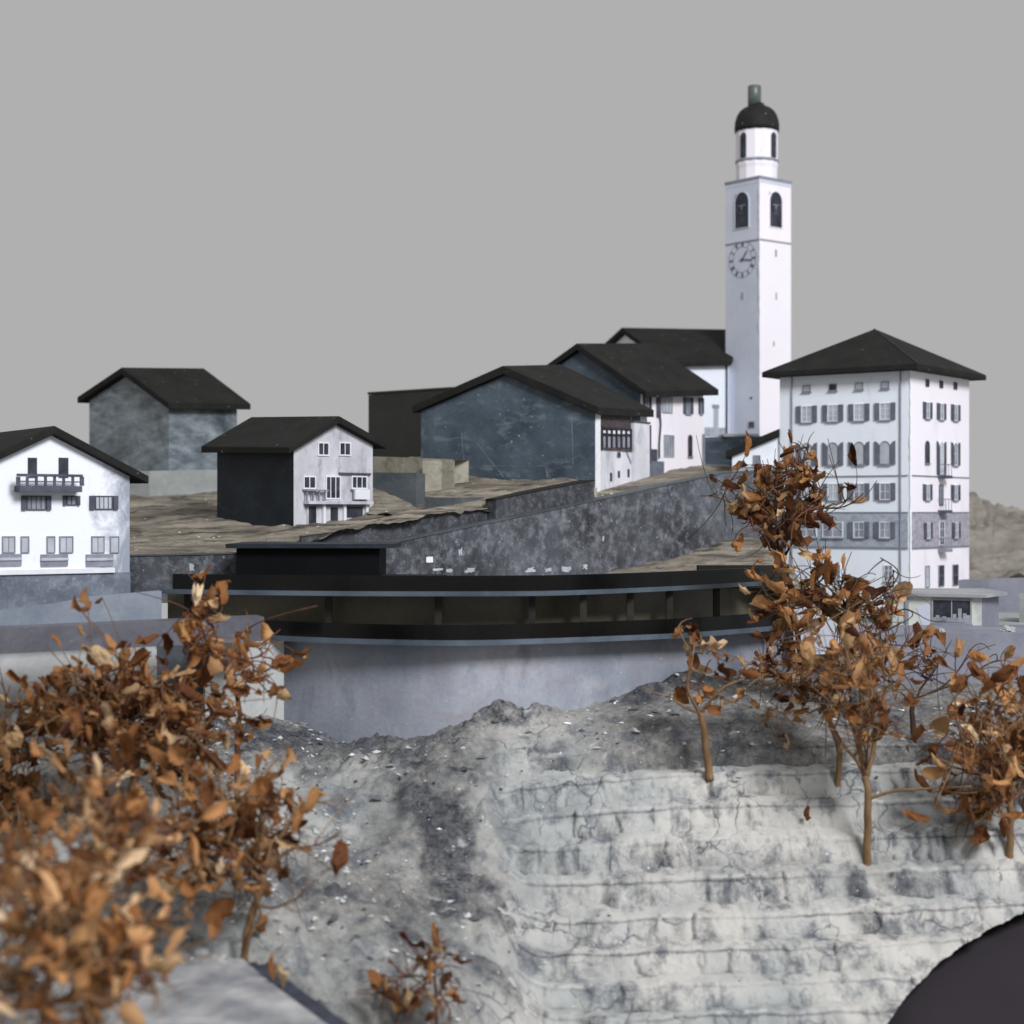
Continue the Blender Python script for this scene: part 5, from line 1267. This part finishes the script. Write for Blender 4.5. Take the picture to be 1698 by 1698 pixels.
tree('twig_tree', 'sparse thin tan tree standing alone in front of the curved wall', [(1177, 1276, 4.93), (1170, 1225, 4.93), (1161, 1182, 4.93)], .0165, .013,
     [(1195, 1105, 92, 60, 4.93, .14, 10, 28)], 47, .07, ('leaf', 'leaf_dark'), 'bark', GR, base_on=gz(1177, 4.93), twigs=2,
     extra=((((1161, 1184, 4.93), (1140, 1140, 4.93), (1145, 1090, 4.9), (1125, 1045, 4.9)), .006, 2), (((1161, 1184, 4.93), (1200, 1140, 4.9), (1260, 1120, 4.92), (1330, 1115, 4.95)), .006, 3), (((1161, 1184, 4.93), (1130, 1170, 4.9), (1112, 1155, 4.88)), .004, 1)))
tree('twig_tree', 'dark-stemmed tree right of the front tree', [(1517, 1252, 5.2), (1513, 1200, 5.2), (1512, 1150, 5.2)], .014, .010,
     [(1500, 1105, 75, 65, 5.2, .14, 9, 22)], 59, .075, ('leaf', 'leaf_dark'), 'bark_dark', GR, base_on=gz(1517, 5.2),
     extra=((((1512, 1160, 5.2), (1560, 1140, 5.2), (1590, 1110, 5.2), (1607, 1080, 5.2)), .004, 3), (((1512, 1160, 5.2), (1590, 1130, 5.2), (1640, 1100, 5.18), (1665, 1095, 5.16)), .004, 3)))
tree('twig_tree', 'bushy brown tree at the right edge of the ledges', [(1673, 1428, 4.76), (1676, 1370, 4.76), (1672, 1310, 4.76)], .016, .012,
     [(1632, 1245, 108, 110, 4.76, .2, 22, 92), (1600, 1340, 60, 40, 4.72, .12, 6, 16), (1690, 1150, 50, 60, 4.9, .14, 6, 14)], 61, .08, ('leaf', 'leaf', 'leaf_dark', 'leaf_pale'), 'bark', GR, base_on=gz(1673, 4.76))
tree('twig_tree', 'tree half outside the right edge behind the bushy one', [(1694, 1402, 4.86), (1700, 1340, 4.86), (1706, 1280, 4.86)], .013, .010,
     [(1745, 1230, 80, 90, 4.9, .16, 8, 26)], 63, .08, ('leaf', 'leaf_dark'), 'bark', GR, base_on=gz(1694, 4.86))
tree('twig_tree', 'leaning thin tree just left of the front pale trunk', [(1386, 1302, 4.95), (1392, 1250, 4.95), (1378, 1205, 4.95), (1362, 1165, 4.95)], .013, .009,
     [(1330, 1135, 85, 60, 4.97, .15, 9, 20), (1270, 1170, 40, 50, 4.95, .1, 4, 6)], 73, .072, ('leaf', 'leaf_dark', 'leaf'), 'bark', GR, base_on=gz(1386, 4.95))
tree('twig_tree', 'small dark stem with few leaves between the leaning tree and the wall', [(1325, 1182, 5.35), (1328, 1140, 5.35), (1330, 1100, 5.35)], .009, .007,
     [(1300, 1080, 70, 50, 5.35, .12, 7, 14)], 79, .065, ('leaf_dark', 'leaf'), 'bark_dark', GR, base_on=gz(1325, 5.35))
# left
tree('twig_tree', 'slender sapling with reddish stem before the pale concrete pier', [(392, 1300, 4.62), (394, 1235, 4.62), (396, 1170, 4.62), (380, 1110, 4.62), (345, 1075, 4.62)], .012, .006,
     [(325, 1075, 60, 75, 4.6, .12, 8, 20), (410, 1110, 55, 55, 4.6, .1, 7, 16)], 81, .075, ('leaf', 'leaf_pale'), 'bark_red', GL, base_on=gz(392, 4.62),
     extra=((((345, 1075, 4.62), (335, 1040, 4.6), (330, 1010, 4.6), (333, 996, 4.6)), .003, 3), (((385, 1120, 4.62), (410, 1080, 4.6), (412, 1050, 4.6), (415, 1035, 4.6)), .003, 3)))
tree('twig_tree', 'large forked tree beside the dark gutter at lower left', [(404, 1592, 3.92), (410, 1545, 3.92), (428, 1490, 3.92), (436, 1450, 3.92)], .013, .012,
     [(330, 1395, 170, 95, 3.98, .26, 22, 96), (450, 1330, 75, 65, 4.0, .18, 9, 22)], 87, .072, ('leaf', 'leaf_pale', 'leaf', 'leaf_dark'), 'bark', GL, base_on=-1.05,
     extra=((((404, 1590, 3.92), (415, 1550, 3.9), (432, 1520, 3.9), (425, 1480, 3.9)), .007, 2), (((425, 1500, 3.92), (455, 1505, 3.88), (490, 1490, 3.85), (505, 1480, 3.85)), .004, 3), (((436, 1450, 3.92), (480, 1410, 3.9), (530, 1400, 3.88), (568, 1375, 3.86)), .004, 2), (((440, 1440, 3.92), (490, 1345, 3.95), (525, 1330, 3.95), (553, 1338, 3.95)), .004, 2)))
tree('twig_tree', 'dense brown thicket tree under the left parapet beam', [(205, 1420, 4.42), (215, 1340, 4.42), (225, 1270, 4.42), (230, 1230, 4.42)], .018, .014,
     [(190, 1190, 165, 85, 4.42, .26, 34, 165), (330, 1230, 110, 90, 4.4, .2, 18, 80)], 91, .072, ('leaf', 'leaf_dark', 'leaf_dark', 'leaf'), 'bark', GL, base_on=gz(205, 4.42))
tree('twig_tree', 'tree at the left edge below the lilac parapet', [(8, 1420, 4.5), (12, 1330, 4.5), (15, 1260, 4.5)], .014, .010,
     [(20, 1195, 75, 75, 4.5, .18, 12, 34), (30, 1330, 90, 90, 4.4, .2, 14, 46)], 95, .078, ('leaf', 'leaf_dark'), 'bark', GL, base_on=gz(8, 4.5))
tree('twig_tree', 'blurred tan-leaved tree at the lower left corner', [(78, 1800, 2.95), (72, 1700, 2.95), (80, 1620, 2.95), (88, 1560, 2.95)], .013, .011,
     [(80, 1520, 125, 130, 2.95, .24, 20, 84), (230, 1580, 110, 90, 2.98, .16, 12, 40), (90, 1660, 140, 70, 2.9, .18, 12, 46), (20, 1420, 80, 80, 3.1, .16, 8, 28)], 99, .057, ('leaf_pale', 'leaf', 'leaf_pale'), 'bark', GL, base_on=-1.045)
tree('twig_tree', 'pale-leaved bush tree left of the large forked tree', [(165, 1640, 3.35), (158, 1560, 3.35), (160, 1480, 3.35)], .013, .011,
     [(170, 1400, 160, 95, 3.35, .24, 20, 88)], 103, .062, ('leaf_pale', 'leaf', 'leaf', 'leaf_pale'), 'bark', GL, base_on=-1.05)
tree('twig_tree', 'slim blurred stem in the lower left with few leaves', [(145, 1760, 3.1), (142, 1680, 3.1), (146, 1600, 3.1)], .011, .008,
     [(160, 1570, 70, 60, 3.1, .14, 8, 20)], 105, .055, ('leaf', 'leaf_pale'), 'bark_dark', GL, base_on=-1.03)
tree('twig_tree', 'tiny reddish sapling at the bottom edge in front of the pale ledges', [(728, 1780, 3.9), (724, 1700, 3.9), (722, 1630, 3.9), (720, 1585, 3.9)], .006, .004,
     [(715, 1582, 60, 24, 3.9, .06, 5, 7), (670, 1635, 62, 55, 3.9, .09, 7, 13), (735, 1660, 40, 40, 3.9, .06, 3, 4)], 107, .062, ('leaf', 'leaf_dark'), 'bark_red', GL, base_on=gz(728, 3.9))

# fallen leaves
for k, (px, py, Y, lb) in enumerate(((1337, 1361, 4.82, 'single fallen leaf standing on the white ledge'), (1304, 1242, 5.0, 'small fallen leaf near the leaning thin tree'), (1508, 1262, 5.05, 'fallen leaf at the foot of the dark-stemmed tree'), (1272, 1205, 5.1, 'curled fallen leaf behind the thin tan tree'), (470, 1640, 3.7, 'fallen leaf lying in the dark gutter'), (455, 1622, 3.75, 'second fallen leaf higher in the dark gutter'))):
    rnd = random.Random(200 + k); me = LEAVES['leaf'][k % 8]
    o = bpy.data.objects.new('fallen_leaf', me); o.scale = [.05 if k < 4 else .06] * 3
    o.rotation_euler = (rnd.uniform(-.6, .6), rnd.uniform(-1.2, -.2), rnd.uniform(0, 6)); o.location = P(px, py, Y)
    COL.objects.link(o); tag(o, lb, 'leaf', 'fallen leaves')
